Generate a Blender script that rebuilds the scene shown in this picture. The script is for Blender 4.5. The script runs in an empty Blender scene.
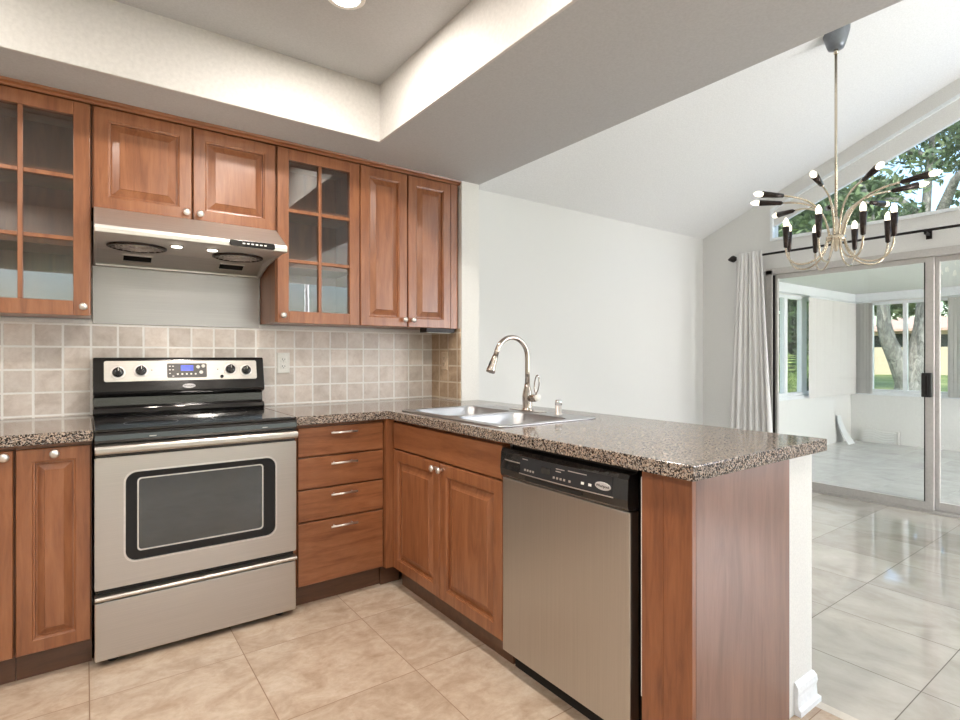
import bpy, bmesh, math, random
from mathutils import Vector, Matrix
random.seed(7)
C = bpy.context.scene.collection
SC = bpy.context.scene
PI = math.pi

# ------------------------------------------------------------------ camera, world, sun, lights, exposure
FPX, THETA, HOR = 543.84, 0.6284, 356.12
cam_d = bpy.data.cameras.new('camera')
cam_d.sensor_width = 36.0
cam_d.lens = 36.0 * FPX / 960.0
cam_d.shift_y = -(360 - HOR) / 960.0
cam_d.clip_start = 0.05; cam_d.clip_end = 400
cam = bpy.data.objects.new('camera', cam_d); C.objects.link(cam)
cam.location = (-0.030, -3.2057, 1.197)
cam.rotation_euler = (PI/2, 0, -THETA)
SC.camera = cam

w = bpy.data.worlds.new('world'); SC.world = w; w.use_nodes = True
nt = w.node_tree; nt.nodes.clear()
sky = nt.nodes.new('ShaderNodeTexSky'); sky.sky_type = 'NISHITA'
sky.sun_disc = False; sky.sun_elevation = math.radians(48); sky.sun_rotation = math.radians(250)
sky.air_density = 1.2; sky.dust_density = 2.0; sky.ozone_density = 1.0
bg = nt.nodes.new('ShaderNodeBackground'); bg.inputs[1].default_value = 0.42
wo = nt.nodes.new('ShaderNodeOutputWorld')
nt.links.new(sky.outputs[0], bg.inputs[0]); nt.links.new(bg.outputs[0], wo.inputs[0])

def light(name, kind, loc, energy, color=(1,1,1), size=0.2, size_y=None, rot=(0,0,0), spread=None):
    l = bpy.data.lights.new(name, kind); l.energy = energy; l.color = color
    if kind == 'AREA':
        l.size = size
        if size_y: l.shape = 'RECTANGLE'; l.size_y = size_y
        else: l.shape = 'DISK'
        if spread: l.spread = spread
    elif kind == 'SPOT':
        l.spot_size = math.radians(120); l.spot_blend = 1.0; l.shadow_soft_size = size
    elif kind == 'SUN': l.angle = math.radians(0.6)
    else: l.shadow_soft_size = size
    o = bpy.data.objects.new(name, l); C.objects.link(o); o.location = loc; o.rotation_euler = rot
    return o
sun = light('sun', 'SUN', (10, 5, 12), 3.6, (1, .95, .88), rot=(math.radians(38), 0, math.radians(-72)))
WARM = (1.0, .93, .85)
# recessed cans of the kitchen tray (the first one is in view)
CANS = [(.79, -1.19), (.796, -2.3), (.796, -3.4), (-.75, -1.167), (-.75, -2.3), (-.75, -3.4)]
for cx_, cy_ in CANS:
    light('can_lamp', 'AREA', (cx_, cy_, 2.585), 16, WARM, .13)
# added fill lamps at the unseen rear window, standing in for daylight
for wx_, we_ in ((-.47, 110), (.93, 130), (2.33, 190), (3.70, 210)):
    light('daylight_rear_window', 'AREA', (wx_, -6.63, 1.5), we_, (1.0, .965, .975), 1.30, 2.05, rot=(-PI/2, 0, 0))
# added fill lamp, out of view, to brighten the dining side
light('daylight_gable', 'AREA', (5.05, -4.9, 1.5), 150, (.97, .965, 1.0), 2.0, 2.0, rot=Vector((-.55, .62, .42)).to_track_quat('-Z', 'Z').to_euler())
light('daylight_sunroom', 'AREA', (6.4, -5.8, 1.3), 250, (1.0, .97, 1.0), 1.8, 1.5, rot=(-PI/2, 0, -.5))  # added fill lamp, out of view, to brighten the sunroom
VS = SC.view_settings
VS.view_transform = 'Standard'; VS.look = 'None'; VS.exposure = 0.0; VS.gamma = 1.0; VS.use_curve_mapping = False

# ------------------------------------------------------------------ materials
def srgb(r, g, b):
    f = lambda c: (c/255/12.92) if c/255 <= .04045 else ((c/255+.055)/1.055)**2.4
    return (f(r), f(g), f(b), 1)
class NT:
    def __init__(s, name):
        s.m = bpy.data.materials.new(name); s.m.use_nodes = True; s.t = s.m.node_tree
        s.b = s.t.nodes['Principled BSDF']
    def n(s, typ, **kw):
        nd = s.t.nodes.new(typ)
        for k, v in kw.items():
            if k.startswith('i_'):
                key = k[2:].replace('_', ' ')
                nd.inputs[key].default_value = v
            else: setattr(nd, k, v)
        return nd
    def l(s, a, b): s.t.links.new(a, b)
    def ramp(s, fac, stops):
        r = s.n('ShaderNodeValToRGB'); e = r.color_ramp.elements
        while len(e) < len(stops): e.new(.5)
        for q, (p, c) in zip(e, stops): q.position = p; q.color = c
        s.l(fac, r.inputs[0]); return r.outputs[0]
    def mix(s, fac, a, b, mode='MIX'):
        m = s.n('ShaderNodeMix', data_type='RGBA', blend_type=mode)
        for sock, v in ((m.inputs[0], fac), (m.inputs[6], a), (m.inputs[7], b)):
            if isinstance(v, (int, float)): sock.default_value = v
            elif isinstance(v, tuple): sock.default_value = v
            else: s.l(v, sock)
        return m.outputs[2]
    def coords(s, scale=(1,1,1), loc=(0,0,0), rot=(0,0,0)):
        g = s.n('ShaderNodeNewGeometry')
        mp = s.n('ShaderNodeMapping'); mp.inputs['Scale'].default_value = scale
        mp.inputs['Location'].default_value = loc; mp.inputs['Rotation'].default_value = rot
        s.l(g.outputs['Position'], mp.inputs[0]); return mp.outputs[0]
    def noise(s, vec, scale, detail=4, rough=.6, dist=0):
        n = s.n('ShaderNodeTexNoise'); n.inputs['Scale'].default_value = scale; n.inputs['Detail'].default_value = detail
        n.inputs['Roughness'].default_value = rough; n.inputs['Distortion'].default_value = dist
        s.l(vec, n.inputs['Vector']); return n.outputs['Fac']
    def bump(s, h, strength, dist=.002):
        b = s.n('ShaderNodeBump'); b.inputs['Strength'].default_value = strength; b.inputs['Distance'].default_value = dist
        s.l(h, b.inputs['Height']); s.l(b.outputs[0], s.b.inputs['Normal'])
def plain(name, col, rough=.5, metal=0, spec=.5, coat=0, emit=None, estr=0, trans=0, bumpy=0, bscale=60):
    k = NT(name); b = k.b
    b.inputs['Base Color'].default_value = col; b.inputs['Roughness'].default_value = rough
    b.inputs['Metallic'].default_value = metal; b.inputs['Specular IOR Level'].default_value = spec
    b.inputs['Coat Weight'].default_value = coat; b.inputs['Coat Roughness'].default_value = .08
    b.inputs['Transmission Weight'].default_value = trans
    if emit: b.inputs['Emission Color'].default_value = emit; b.inputs['Emission Strength'].default_value = estr
    # faint procedural variation
    nz = k.noise(k.coords(), bscale, 3)
    c2 = tuple(min(1, c*1.06) for c in col[:3]) + (1,); c1 = tuple(c*.94 for c in col[:3]) + (1,)
    k.l(k.ramp(nz, [(.3, c1), (.7, c2)]), b.inputs['Base Color'])
    if bumpy: k.bump(nz, bumpy, .002)
    return k.m

def wood(name, horiz=False, base=(148,94,60), dark=(120,70,42), light_=(168,112,76), gscale=1.0):
    k = NT(name)
    sc = (14, 14, 1.6) if not horiz else (1.6, 14, 14)
    if horiz == 'y': sc = (14, 1.6, 14)
    n1 = k.noise(k.coords(sc), 2.2*gscale, 6, .62, .6)
    n2 = k.noise(k.coords((sc[0]*5, sc[1]*5, sc[2]*2.2)), 3.5*gscale, 4, .7)
    n3 = k.noise(k.coords((1.5, 1.5, 1.0)), 2.4, 3)
    c = k.ramp(n1, [(.25, srgb(*dark)), (.5, srgb(*base)), (.78, srgb(*light_))])
    g = k.ramp(n2, [(.3, (.80, .78, .76, 1)), (.62, (1, 1, 1, 1))])
    c = k.mix(.55, c, g, 'MULTIPLY')
    v = k.ramp(n3, [(.3, (.86, .84, .82, 1)), (.7, (1.1, 1.08, 1.06, 1))])
    c = k.mix(.8, c, v, 'MULTIPLY')
    k.l(c, k.b.inputs['Base Color'])
    k.b.inputs['Roughness'].default_value = .33
    k.b.inputs['Coat Weight'].default_value = .35; k.b.inputs['Coat Roughness'].default_value = .22
    k.bump(n2, .05, .001)
    return k.m

def steel(name, axis='x', col=(.57,.53,.485), rough=.34, br=.07, bstr=.06):
    k = NT(name)
    sc = {'x': (.8, 60, 160), 'z': (160, 160, .8), 'y': (160, .8, 160)}[axis]
    n = k.noise(k.coords(sc), 3, 3, .6)
    n2 = k.noise(k.coords((1, 1, 1)), 1.6, 2)
    k.l(k.ramp(n, [(.3, (col[0]*.93, col[1]*.93, col[2]*.93, 1)), (.7, (col[0]*1.05, col[1]*1.05, col[2]*1.05, 1))]), k.b.inputs['Base Color'])
    k.b.inputs['Metallic'].default_value = 1
    mr = k.n('ShaderNodeMapRange'); mr.inputs['To Min'].default_value = rough - br/2; mr.inputs['To Max'].default_value = rough + br/2
    k.l(n2, mr.inputs[0]); k.l(mr.outputs[0], k.b.inputs['Roughness'])
    return k.m

def granite(name):
    k = NT(name); v = k.coords()
    vo = k.n('ShaderNodeTexVoronoi'); vo.inputs['Scale'].default_value = 280; vo.inputs['Randomness'].default_value = 1
    k.l(v, vo.inputs['Vector'])
    sep = k.n('ShaderNodeSeparateColor'); k.l(vo.outputs['Color'], sep.inputs[0])
    c = k.ramp(sep.outputs[0], [(0, srgb(28, 22, 20)), (.33, srgb(38, 32, 31)), (.36, srgb(100, 86, 76)), (.45, srgb(132, 114, 102)),
                                 (.48, srgb(182, 164, 148)), (.72, srgb(198, 184, 170)), (.75, srgb(112, 108, 110)), (1, srgb(205, 196, 184))])
    for e in c.node.color_ramp.elements: pass
    c.node.color_ramp.interpolation = 'LINEAR'
    n = k.noise(v, 60, 4)
    c = k.mix(.45, c, k.ramp(n, [(.35, srgb(96, 88, 84)), (.65, srgb(176, 168, 160))]), 'OVERLAY')
    k.l(c, k.b.inputs['Base Color'])
    k.b.inputs['Roughness'].default_value = .09; k.b.inputs['Specular IOR Level'].default_value = .4
    return k.m

def tiles(name, plane, pitch, off, grout_w, cols, grout, rough, bstr=.4, stretch=(1,1,1), nscale=6, var=.25, streak=.35, coat=0):
    """Square tiles from world position. plane: 'xy','xz','yz'."""
    k = NT(name)
    g = k.n('ShaderNodeNewGeometry'); sp = k.n('ShaderNodeSeparateXYZ'); k.l(g.outputs['Position'], sp.inputs[0])
    ax = {'x': 0, 'y': 1, 'z': 2}
    ids = []; edges = []
    pit = pitch if isinstance(pitch, tuple) else (pitch, pitch)
    for i, a in enumerate(plane):
        s1 = k.n('ShaderNodeMath', operation='SUBTRACT'); k.l(sp.outputs[ax[a]], s1.inputs[0]); s1.inputs[1].default_value = off[i]
        d = k.n('ShaderNodeMath', operation='DIVIDE'); k.l(s1.outputs[0], d.inputs[0]); d.inputs[1].default_value = pit[i]
        fl = k.n('ShaderNodeMath', operation='FLOOR'); k.l(d.outputs[0], fl.inputs[0]); ids.append(fl.outputs[0])
        fr = k.n('ShaderNodeMath', operation='FRACT'); k.l(d.outputs[0], fr.inputs[0])
        s2 = k.n('ShaderNodeMath', operation='SUBTRACT'); k.l(fr.outputs[0], s2.inputs[0]); s2.inputs[1].default_value = .5
        ab = k.n('ShaderNodeMath', operation='ABSOLUTE'); k.l(s2.outputs[0], ab.inputs[0])
        edges.append(ab.outputs[0])
    mx = k.n('ShaderNodeMath', operation='MAXIMUM'); k.l(edges[0], mx.inputs[0]); k.l(edges[1], mx.inputs[1])
    wob = k.noise(k.coords(), 90, 2)
    ad = k.n('ShaderNodeMath', operation='MULTIPLY_ADD'); k.l(wob, ad.inputs[0]); ad.inputs[1].default_value = grout_w/pit[0]*.6 if bstr > .2 else 0; k.l(mx.outputs[0], ad.inputs[2])
    mr = k.n('ShaderNodeMapRange'); mr.inputs['From Min'].default_value = .5 - grout_w/pit[0]*.75; mr.inputs['From Max'].default_value = .5 - grout_w/pit[0]*.4
    k.l(ad.outputs[0], mr.inputs[0])
    cb = k.n('ShaderNodeCombineXYZ'); k.l(ids[0], cb.inputs[0]); k.l(ids[1], cb.inputs[1])
    wn = k.n('ShaderNodeTexWhiteNoise', noise_dimensions='3D'); k.l(cb.outputs[0], wn.inputs['Vector'])
    # body: shift noise per tile
    vm = k.n('ShaderNodeVectorMath', operation='MULTIPLY_ADD'); k.l(wn.outputs['Color'], vm.inputs[0]); vm.inputs[1].default_value = (7, 7, 7)
    k.l(g.outputs['Position'], vm.inputs[2])
    mp = k.n('ShaderNodeMapping'); mp.inputs['Scale'].default_value = stretch; k.l(vm.outputs[0], mp.inputs[0])
    n1 = k.noise(mp.outputs[0], nscale, 8, .62, .8)
    n2 = k.noise(mp.outputs[0], nscale*4.5, 6, .7, .3)
    c = k.ramp(n1, [(.28, cols[0]), (.5, cols[1]), (.72, cols[2])])
    c = k.mix(streak, c, k.ramp(n2, [(.35, (.72, .68, .64, 1)), (.6, (1, 1, 1, 1))]), 'MULTIPLY')
    vv = k.n('ShaderNodeMapRange'); vv.inputs['To Min'].default_value = 1 - var; vv.inputs['To Max'].default_value = 1 + var*.4
    k.l(wn.outputs['Value'], vv.inputs[0])
    cmb = k.n('ShaderNodeCombineColor')
    for i in range(3): k.l(vv.outputs[0], cmb.inputs[i])
    c = k.mix(1.0, c, cmb.outputs[0], 'MULTIPLY')
    c = k.mix(mr.outputs[0], c, grout)
    k.l(c, k.b.inputs['Base Color'])
    r = k.n('ShaderNodeMapRange'); r.inputs['To Min'].default_value = rough; r.inputs['To Max'].default_value = .7
    k.l(mr.outputs[0], r.inputs[0]); k.l(r.outputs[0], k.b.inputs['Roughness'])
    k.b.inputs['Coat Weight'].default_value = coat
    inv = k.n('ShaderNodeMath', operation='SUBTRACT'); inv.inputs[0].default_value = 1; k.l(mr.outputs[0], inv.inputs[1])
    hh = k.n('ShaderNodeMath', operation='MULTIPLY_ADD'); k.l(n2, hh.inputs[0]); hh.inputs[1].default_value = .35 if bstr > .2 else 0; k.l(inv.outputs[0], hh.inputs[2])
    k.bump(hh.outputs[0], bstr, .002)
    return k.m

def glass(name, tint=(1,1,1,1), rough=0, fres=1.45, extra=0.0):
    """Window glass: straight-through pane with a mirror share that grows at grazing angles."""
    k = NT(name); t = k.t; t.nodes.remove(k.b)
    tr = k.n('ShaderNodeBsdfTransparent'); tr.inputs[0].default_value = tint
    gl = k.n('ShaderNodeBsdfGlossy'); gl.inputs['Roughness'].default_value = rough
    fr = k.n('ShaderNodeFresnel'); fr.inputs[0].default_value = fres
    nz = k.noise(k.coords(), 2, 1)
    a = k.n('ShaderNodeMath', operation='MULTIPLY_ADD'); k.l(nz, a.inputs[0]); a.inputs[1].default_value = .02; a.inputs[2].default_value = extra
    a2 = k.n('ShaderNodeMath', operation='ADD'); k.l(a.outputs[0], a2.inputs[0]); k.l(fr.outputs[0], a2.inputs[1])
    mx = k.n('ShaderNodeMixShader'); ge = k.n('ShaderNodeNewGeometry'); iv = k.n('ShaderNodeMath', operation='SUBTRACT'); iv.inputs[0].default_value = 1; k.l(ge.outputs['Backfacing'], iv.inputs[1])
    a3 = k.n('ShaderNodeMath', operation='MULTIPLY'); k.l(a2.outputs[0], a3.inputs[0]); k.l(iv.outputs[0], a3.inputs[1]); k.l(a3.outputs[0], mx.inputs[0]); k.l(tr.outputs[0], mx.inputs[1]); k.l(gl.outputs[0], mx.inputs[2])
    k.l(mx.outputs[0], t.nodes['Material Output'].inputs[0]); return k.m

def leafmat(name, a, b, c, trans=.3):
    k = NT(name)
    n = k.noise(k.coords(), 3.0, 5)
    k.l(k.ramp(n, [(.3, a), (.5, b), (.7, c)]), k.b.inputs['Base Color'])
    k.b.inputs['Roughness'].default_value = .55
    return k.m

M = {}
M['wood'] = wood('maple_vertical')
M['wood_h'] = wood('maple_horizontal', True)
M['wood_in'] = wood('maple_interior', False, (150,98,66), (118,72,46), (168,114,80))
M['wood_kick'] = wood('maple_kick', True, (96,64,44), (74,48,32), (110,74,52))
M['steel'] = steel('brushed_steel_x', 'x')
M['steel_z'] = steel('brushed_steel_z', 'z', (.54,.52,.49), .33, .05, .05)
M['steel_hood'] = steel('brushed_steel_hood', 'x', (.74,.71,.67), .52)
M['steel_sink'] = steel('brushed_steel_sink', 'y', (.52,.52,.53), .35, .05)
M['steel_panel'] = steel('steel_wall_panel', 'x', (.40,.37,.365), .32, .04, .02)
M['nickel'] = plain('brushed_nickel', (.74,.70,.66,1), .36, .9)
M['faucet'] = plain('faucet_nickel', (.50,.44,.39,1), .2, 1)
M['badge'] = plain('silver_badge', (.62,.60,.60,1), .35, .2)
M['tray'] = plain('tray_side_paint', srgb(206,203,199), .7)
M['chrome'] = plain('bright_chrome', (.8,.8,.8,1), .08, 1)
M['black'] = plain('black_enamel', (.012,.011,.011,1), .12, 0, .6, .4)
M['black_matte'] = plain('black_matte', (.014,.013,.013,1), .5)
M['black_glass'] = plain('black_ceramic_glass', (.016,.015,.015,1), .06, 0, .7, .5)
M['oven_glass'] = plain('oven_window_glass', (.03,.032,.026,1), .03, 0, .8, .6)
M['oven_band'] = plain('oven_window_band', (.012,.011,.010,1), .06, 0, .3)
M['dark_gap'] = plain('dark_gap', (.01,.008,.006,1), .8)
M['granite'] = granite('granite')
M['wall'] = plain('wall_paint', srgb(226,224,219), .65, bumpy=.06, bscale=180)
M['wall_d'] = plain('dining_wall_paint', srgb(224,223,220), .6, bumpy=.06, bscale=180)
M['ceil'] = plain('ceiling_paint', srgb(190,191,192), .8, bumpy=.10, bscale=120)  # white paint with the ceiling's shade put into the colour as grey
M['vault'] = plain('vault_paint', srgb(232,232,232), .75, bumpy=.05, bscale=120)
M['trimw'] = plain('white_gloss_trim', srgb(236,238,240), .35)
M['white'] = plain('white_plastic', srgb(238,236,230), .35)
M['beige_pl'] = plain('beige_plastic', srgb(206,184,158), .4)
M['alu'] = plain('aluminium_frame', srgb(196,192,188), .38, .25)
M['alu_w'] = plain('white_window_frame', srgb(232,236,238), .4)
M['dark_metal'] = plain('dark_bronze', (.02,.017,.016,1), .4, .6)
M['lamp_sleeve'] = plain('bronze_sleeve', (.045,.034,.03,1), .25, .8)
M['champagne'] = plain('champagne_metal', (.62,.54,.43,1), .18, 1)
M['grey_canopy'] = plain('grey_canopy', srgb(120,124,130), .35, .5)
M['bulb'] = plain('lit_bulb', (1,.95,.85,1), .3, emit=(1,.86,.66,1), estr=2.6)
M['can'] = plain('lit_can', (1,1,1,1), .4, emit=(1,.95,.88,1), estr=14)
M['hoodlamp'] = plain('lit_hood_lamp', (1,1,1,1), .4, emit=(1,.93,.82,1), estr=6)
M['lcd'] = plain('blue_display', (.02,.03,.3,1), .2, emit=(.06,.10,.9,1), estr=.9)
M['glassc'] = glass('cabinet_glass', (.86,.85,.83,1), 0, 1.55, .15)
M['glassw'] = glass('window_glass', (.97,.99,.98,1))
M['glassd'] = glass('door_glass', (.98,.985,.985,1), 0, 1.45, .01)
M['blind'] = plain('blind_vinyl', srgb(214,212,208), .6)
M['board'] = plain('pale_board', srgb(226,230,230), .6)
TIL = [srgb(206,191,179), srgb(228,216,206), srgb(240,231,223)]
M['tile_b'] = tiles('backsplash_tile', 'xz', (.107,.1055), (-.0055,.9245), .0055, TIL, srgb(246,243,238), .42, .5, (1,1,1), 9, .19)
M['tile_s'] = tiles('backsplash_tile_side', 'yz', (.107,.1055), (-.107,.9245), .0055, [srgb(160,134,108), srgb(190,164,136), srgb(208,184,156)], srgb(208,194,174), .42, .5, (1,1,1), 9, .19)
M['floor_k'] = tiles('kitchen_travertine', 'xy', (.504,.504), (-.017,-1.387), .0035, [srgb(178,154,132), srgb(199,178,157), srgb(213,196,178)], srgb(140,112,88), .27, .12, (1.0,1.25,1), 7.5, .06, .42)
M['floor_d'] = tiles('dining_marble', 'xy', (.462,.475), (2.384,-2.561), .0030, [srgb(184,177,167), srgb(204,198,188), srgb(216,211,202)], srgb(104,96,88), .045, .03, (1.5,1.0,1), 2.6, .13, .2, coat=.6)
M['floor_s'] = tiles('sunroom_tile', 'xy', (.46,.46), (5.35,-.4), .004, [srgb(196,196,192), srgb(214,214,210), srgb(226,226,222)], srgb(160,160,158), .22, .1, (1,1,1), 2.0, .04)
M['thresh'] = plain('marble_threshold', srgb(214,206,194), .25)
M['sun_wall'] = plain('sunroom_wall_paint', srgb(229,229,225), .7)
M['sun_ceil'] = plain('sunroom_ceiling_paint', srgb(226,229,226), .6)
def curtain_mat():
    k = NT('sheer_curtain'); nz = k.noise(k.coords((200,200,200)), 4, 2)
    k.l(k.ramp(nz, [(.3, srgb(226,224,222)), (.7, srgb(240,238,236))]), k.b.inputs['Base Color'])
    k.b.inputs['Roughness'].default_value = .85
    return k.m
M['curtain'] = curtain_mat()
M['leaf'] = leafmat('tree_leaves', srgb(48,64,48), srgb(86,108,76), srgb(150,168,120))
M['leaf_d'] = leafmat('dark_leaves', srgb(22,40,20), srgb(50,80,36), srgb(96,126,60))
M['frond'] = leafmat('palm_fronds', srgb(60,84,36), srgb(116,142,66), srgb(186,196,128))
M['bark'] = None
def bark():
    k = NT('bark'); v = k.coords((3,3,1)); n = k.noise(v, 4, 8, .75, 1.2)
    k.l(k.ramp(n, [(.3, srgb(66,66,62)), (.5, srgb(128,128,122)), (.7, srgb(186,184,176))]), k.b.inputs['Base Color'])
    k.b.inputs['Roughness'].default_value = .9; k.bump(n, .8, .03); return k.m
M['bark'] = bark()
def lawn():
    k = NT('lawn'); n = k.noise(k.coords(), .5, 6, .6); n2 = k.noise(k.coords(), 30, 4)
    c = k.ramp(n, [(.3, srgb(92,112,60)), (.5, srgb(126,146,80)), (.7, srgb(160,168,104))])
    k.l(k.mix(.4, c, k.ramp(n2, [(.3, (.6,.6,.6,1)), (.7, (1,1,1,1))]), 'MULTIPLY'), k.b.inputs['Base Color'])
    k.b.inputs['Roughness'].default_value = .9; return k.m
M['lawn'] = lawn()
M['stucco'] = plain('tan_stucco', srgb(204,190,164), .9, bumpy=.3, bscale=20)
M['stucco_w'] = plain('pale_stucco', srgb(216,204,196), .9)
M['roof'] = plain('clay_roof', srgb(196,164,150), .9, bumpy=.5, bscale=12)
M['winglass'] = plain('far_window', srgb(44,54,54), .15)

# ------------------------------------------------------------------ mesh helpers
class MB:
    """Collects shapes; build() links ONE mesh object."""
    def __init__(s, mat=None): s.v = []; s.f = []; s.M = mat; s.sm = []
    def add(s, vs, fs, smooth=False):
        o = len(s.v)
        for v in vs:
            v = Vector(v); s.v.append(s.M @ v if s.M else v)
        for f in fs: s.f.append([i+o for i in f]); s.sm.append(smooth)
        return s
    def box(s, x0, x1, y0, y1, z0, z1):
        vs = [(x,y,z) for x in (x0,x1) for y in (y0,y1) for z in (z0,z1)]
        return s.add(vs, [(0,1,3,2),(4,6,7,5),(0,4,5,1),(2,3,7,6),(0,2,6,4),(1,5,7,3)])
    def prism(s, pts, axis, a, b):
        """polygon pts in the two other axes, extruded along axis from a to b."""
        n = len(pts); vs = []
        for t in (a, b):
            for p in pts:
                vs.append({'x': (t,p[0],p[1]), 'y': (p[0],t,p[1]), 'z': (p[0],p[1],t)}[axis])
        fs = [list(range(n)), list(range(2*n-1, n-1, -1))] + [(i,(i+1)%n,n+(i+1)%n,n+i) for i in range(n)]
        return s.add(vs, fs)
    def tube(s, path, r, n=12, cap=True):
        path = [Vector(p) for p in path]; m = len(path)
        rs = r if isinstance(r, (list,tuple)) else [r]*m
        vs = []; up = None
        for i, p in enumerate(path):
            t = (path[min(i+1,m-1)] - path[max(i-1,0)]).normalized()
            if up is None:
                up = Vector((0,0,1)) if abs(t.z) < .9 else Vector((1,0,0))
            a = t.cross(up).normalized(); up = a.cross(t).normalized()
            for j in range(n):
                q = 2*PI*j/n; vs.append(p + (a*math.cos(q) + up*math.sin(q))*rs[i])
        fs = [(i*n+j, i*n+(j+1)%n, (i+1)*n+(j+1)%n, (i+1)*n+j) for i in range(m-1) for j in range(n)]
        if cap: fs += [list(range(n-1,-1,-1)), [(m-1)*n+j for j in range(n)]]
        return s.add(vs, fs, True)
    def lathe(s, prof, c, axis='z', n=24, cap=True):
        """prof: list (radius, height) along axis from c."""
        vs = []
        for r, h in prof:
            for j in range(n):
                q = 2*PI*j/n; a, b = r*math.cos(q), r*math.sin(q)
                d = {'z': (a,b,h), 'y': (a,h,b), 'x': (h,a,b), '-y': (a,-h,b), '-x': (-h,a,b), '-z': (a,b,-h)}[axis]
                vs.append((c[0]+d[0], c[1]+d[1], c[2]+d[2]))
        m = len(prof)
        fs = [(i*n+j, i*n+(j+1)%n, (i+1)*n+(j+1)%n, (i+1)*n+j) for i in range(m-1) for j in range(n)]
        if cap: fs += [list(range(n-1,-1,-1)), [(m-1)*n+j for j in range(n)]]
        return s.add(vs, fs, True)
    def sphere(s, c, r, n=12):
        pr = [(max(1e-4, r*math.sin(PI*i/n)), -r*math.cos(PI*i/n)) for i in range(n+1)]
        return s.lathe(pr, c, 'z', n*2)
    def rings(s, loops, cap=True, smooth=False):
        n = len(loops[0]); vs = [p for l in loops for p in l]
        fs = [(i*n+j, i*n+(j+1)%n, (i+1)*n+(j+1)%n, (i+1)*n+j) for i in range(len(loops)-1) for j in range(n)]
        if cap: fs.append([(len(loops)-1)*n+j for j in range(n)])
        return s.add(vs, fs, smooth)
    def panel(s, x0, x1, z0, z1, yb, prof):
        """Front of a door facing -y: concentric rectangles (inset, y)."""
        loops = [[(x0,yb,z0),(x1,yb,z0),(x1,yb,z1),(x0,yb,z1)]]
        for i, y in prof: loops.append([(x0+i,y,z0+i),(x1-i,y,z0+i),(x1-i,y,z1-i),(x0+i,y,z1-i)])
        s.rings(loops)
        return s.add(loops[0], [(3,2,1,0)])
    def build(s, name, mat, parent=None, bev=0, seg=2, autos=False):
        me = bpy.data.meshes.new(name)
        vs = s.v
        lo = [min(v[i] for v in vs) for i in range(3)]; hi = [max(v[i] for v in vs) for i in range(3)]
        org = Vector(((lo[0]+hi[0])/2, (lo[1]+hi[1])/2, lo[2]))
        me.from_pydata([tuple(v-org) for v in vs], [], s.f)
        me.polygons.foreach_set('use_smooth', s.sm)
        me.update()
        bm = bmesh.new(); bm.from_mesh(me); bmesh.ops.recalc_face_normals(bm, faces=bm.faces); bm.to_mesh(me); bm.free()
        me.materials.append(mat)
        o = bpy.data.objects.new(name, me); C.objects.link(o); o.location = org
        if parent: o.parent = parent; o.location = org - wl(parent)
        if bev:
            b = o.modifiers.new('edge', 'BEVEL'); b.width = bev; b.segments = seg; b.limit_method = 'ANGLE'; b.angle_limit = math.radians(40)
        return o
def wl(o):
    p = Vector(o.location)
    while o.parent: o = o.parent; p += Vector(o.location)
    return p
def thing(name, label, cat, loc=(0,0,0), group=None, kind=None):
    o = bpy.data.objects.new(name, None); C.objects.link(o); o.location = loc; o.empty_display_size = .05
    return tag(o, label, cat, group, kind)
def tag(o, label=None, cat=None, group=None, kind=None):
    if label: o['label'] = label
    if cat: o['category'] = cat
    if group: o['group'] = group
    if kind: o['kind'] = kind
    return o
def struct(o, label=None, cat=None): 
    o['kind'] = 'structure'
    if label: o['label'] = label
    if cat: o['category'] = cat
    return o
def text_obj(txt, name, mat, parent, loc, size, rot, thick=.0004):
    cu = bpy.data.curves.new(name, 'FONT'); cu.body = txt; cu.size = size; cu.extrude = thick; cu.align_x = 'CENTER'; cu.align_y = 'CENTER'
    t = bpy.data.objects.new('tmp', cu); C.objects.link(t)
    dg = bpy.context.evaluated_depsgraph_get(); me = bpy.data.meshes.new_from_object(t.evaluated_get(dg))
    bpy.data.objects.remove(t)
    me.transform(Matrix.Rotation(0,4,'X') @ rot); me.materials.clear(); me.materials.append(mat); me.name = name
    o = bpy.data.objects.new(name, me); C.objects.link(o)
    o.parent = parent; o.location = Vector(loc) - wl(parent)
    return o
ROT_Y = Matrix.Rotation(PI/2, 4, 'X')                                  # text facing -y
ROT_X = Matrix.Rotation(-PI/2, 4, 'Z') @ Matrix.Rotation(PI/2, 4, 'X')  # text facing -x

# local frames: local x = to the right when facing the cabinet, local -y = towards the viewer
def FY(x0): return Matrix.Translation((x0, 0, 0))                       # faces -y
def FX(X, Y0): return Matrix.Translation((X, Y0, 0)) @ Matrix.Rotation(-PI/2, 4, 'Z')  # faces -x; local y=0 on plane x=X

# ================================================================== SETTING
WX = 5.16                      # window wall, room side
CZ = 2.304                     # soffit
TZ = 2.594                     # tray ceiling
T0, T1, T2, T3 = -1.9, 1.207, -3.95, -.626   # tray x0,x1,y0,y1
def vz(y): return 2.41 + .405*(-y) if y > -3.3 else 2.41 + .405*3.3 - .405*(-3.3-y)

f = MB().box(-2.4, 1.99, -6.6, 0, -.05, 0).build('floor', M['floor_k']); struct(f, 'beige travertine tile kitchen floor')
f = MB().box(2.03, 5.30, -6.6, 0, -.05, 0).build('floor', M['floor_d']); struct(f, 'polished grey marble tile dining floor')
f = MB().box(5.30, 8.92, -6.6, 0, -.06, -.01).build('floor', M['floor_s']); struct(f, 'pale sunroom tile floor')
t = MB().box(1.99, 2.03, -6.6, -2.30, -.05, .001).build('trim_1', M['thresh']); struct(t, 'narrow marble threshold strip')
MB_ = MB().box(1.99, 2.03, -2.30, 0, -.05, 0).build('trim_2', M['thresh']); struct(MB_, 'marble strip under the peninsula wall')

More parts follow.
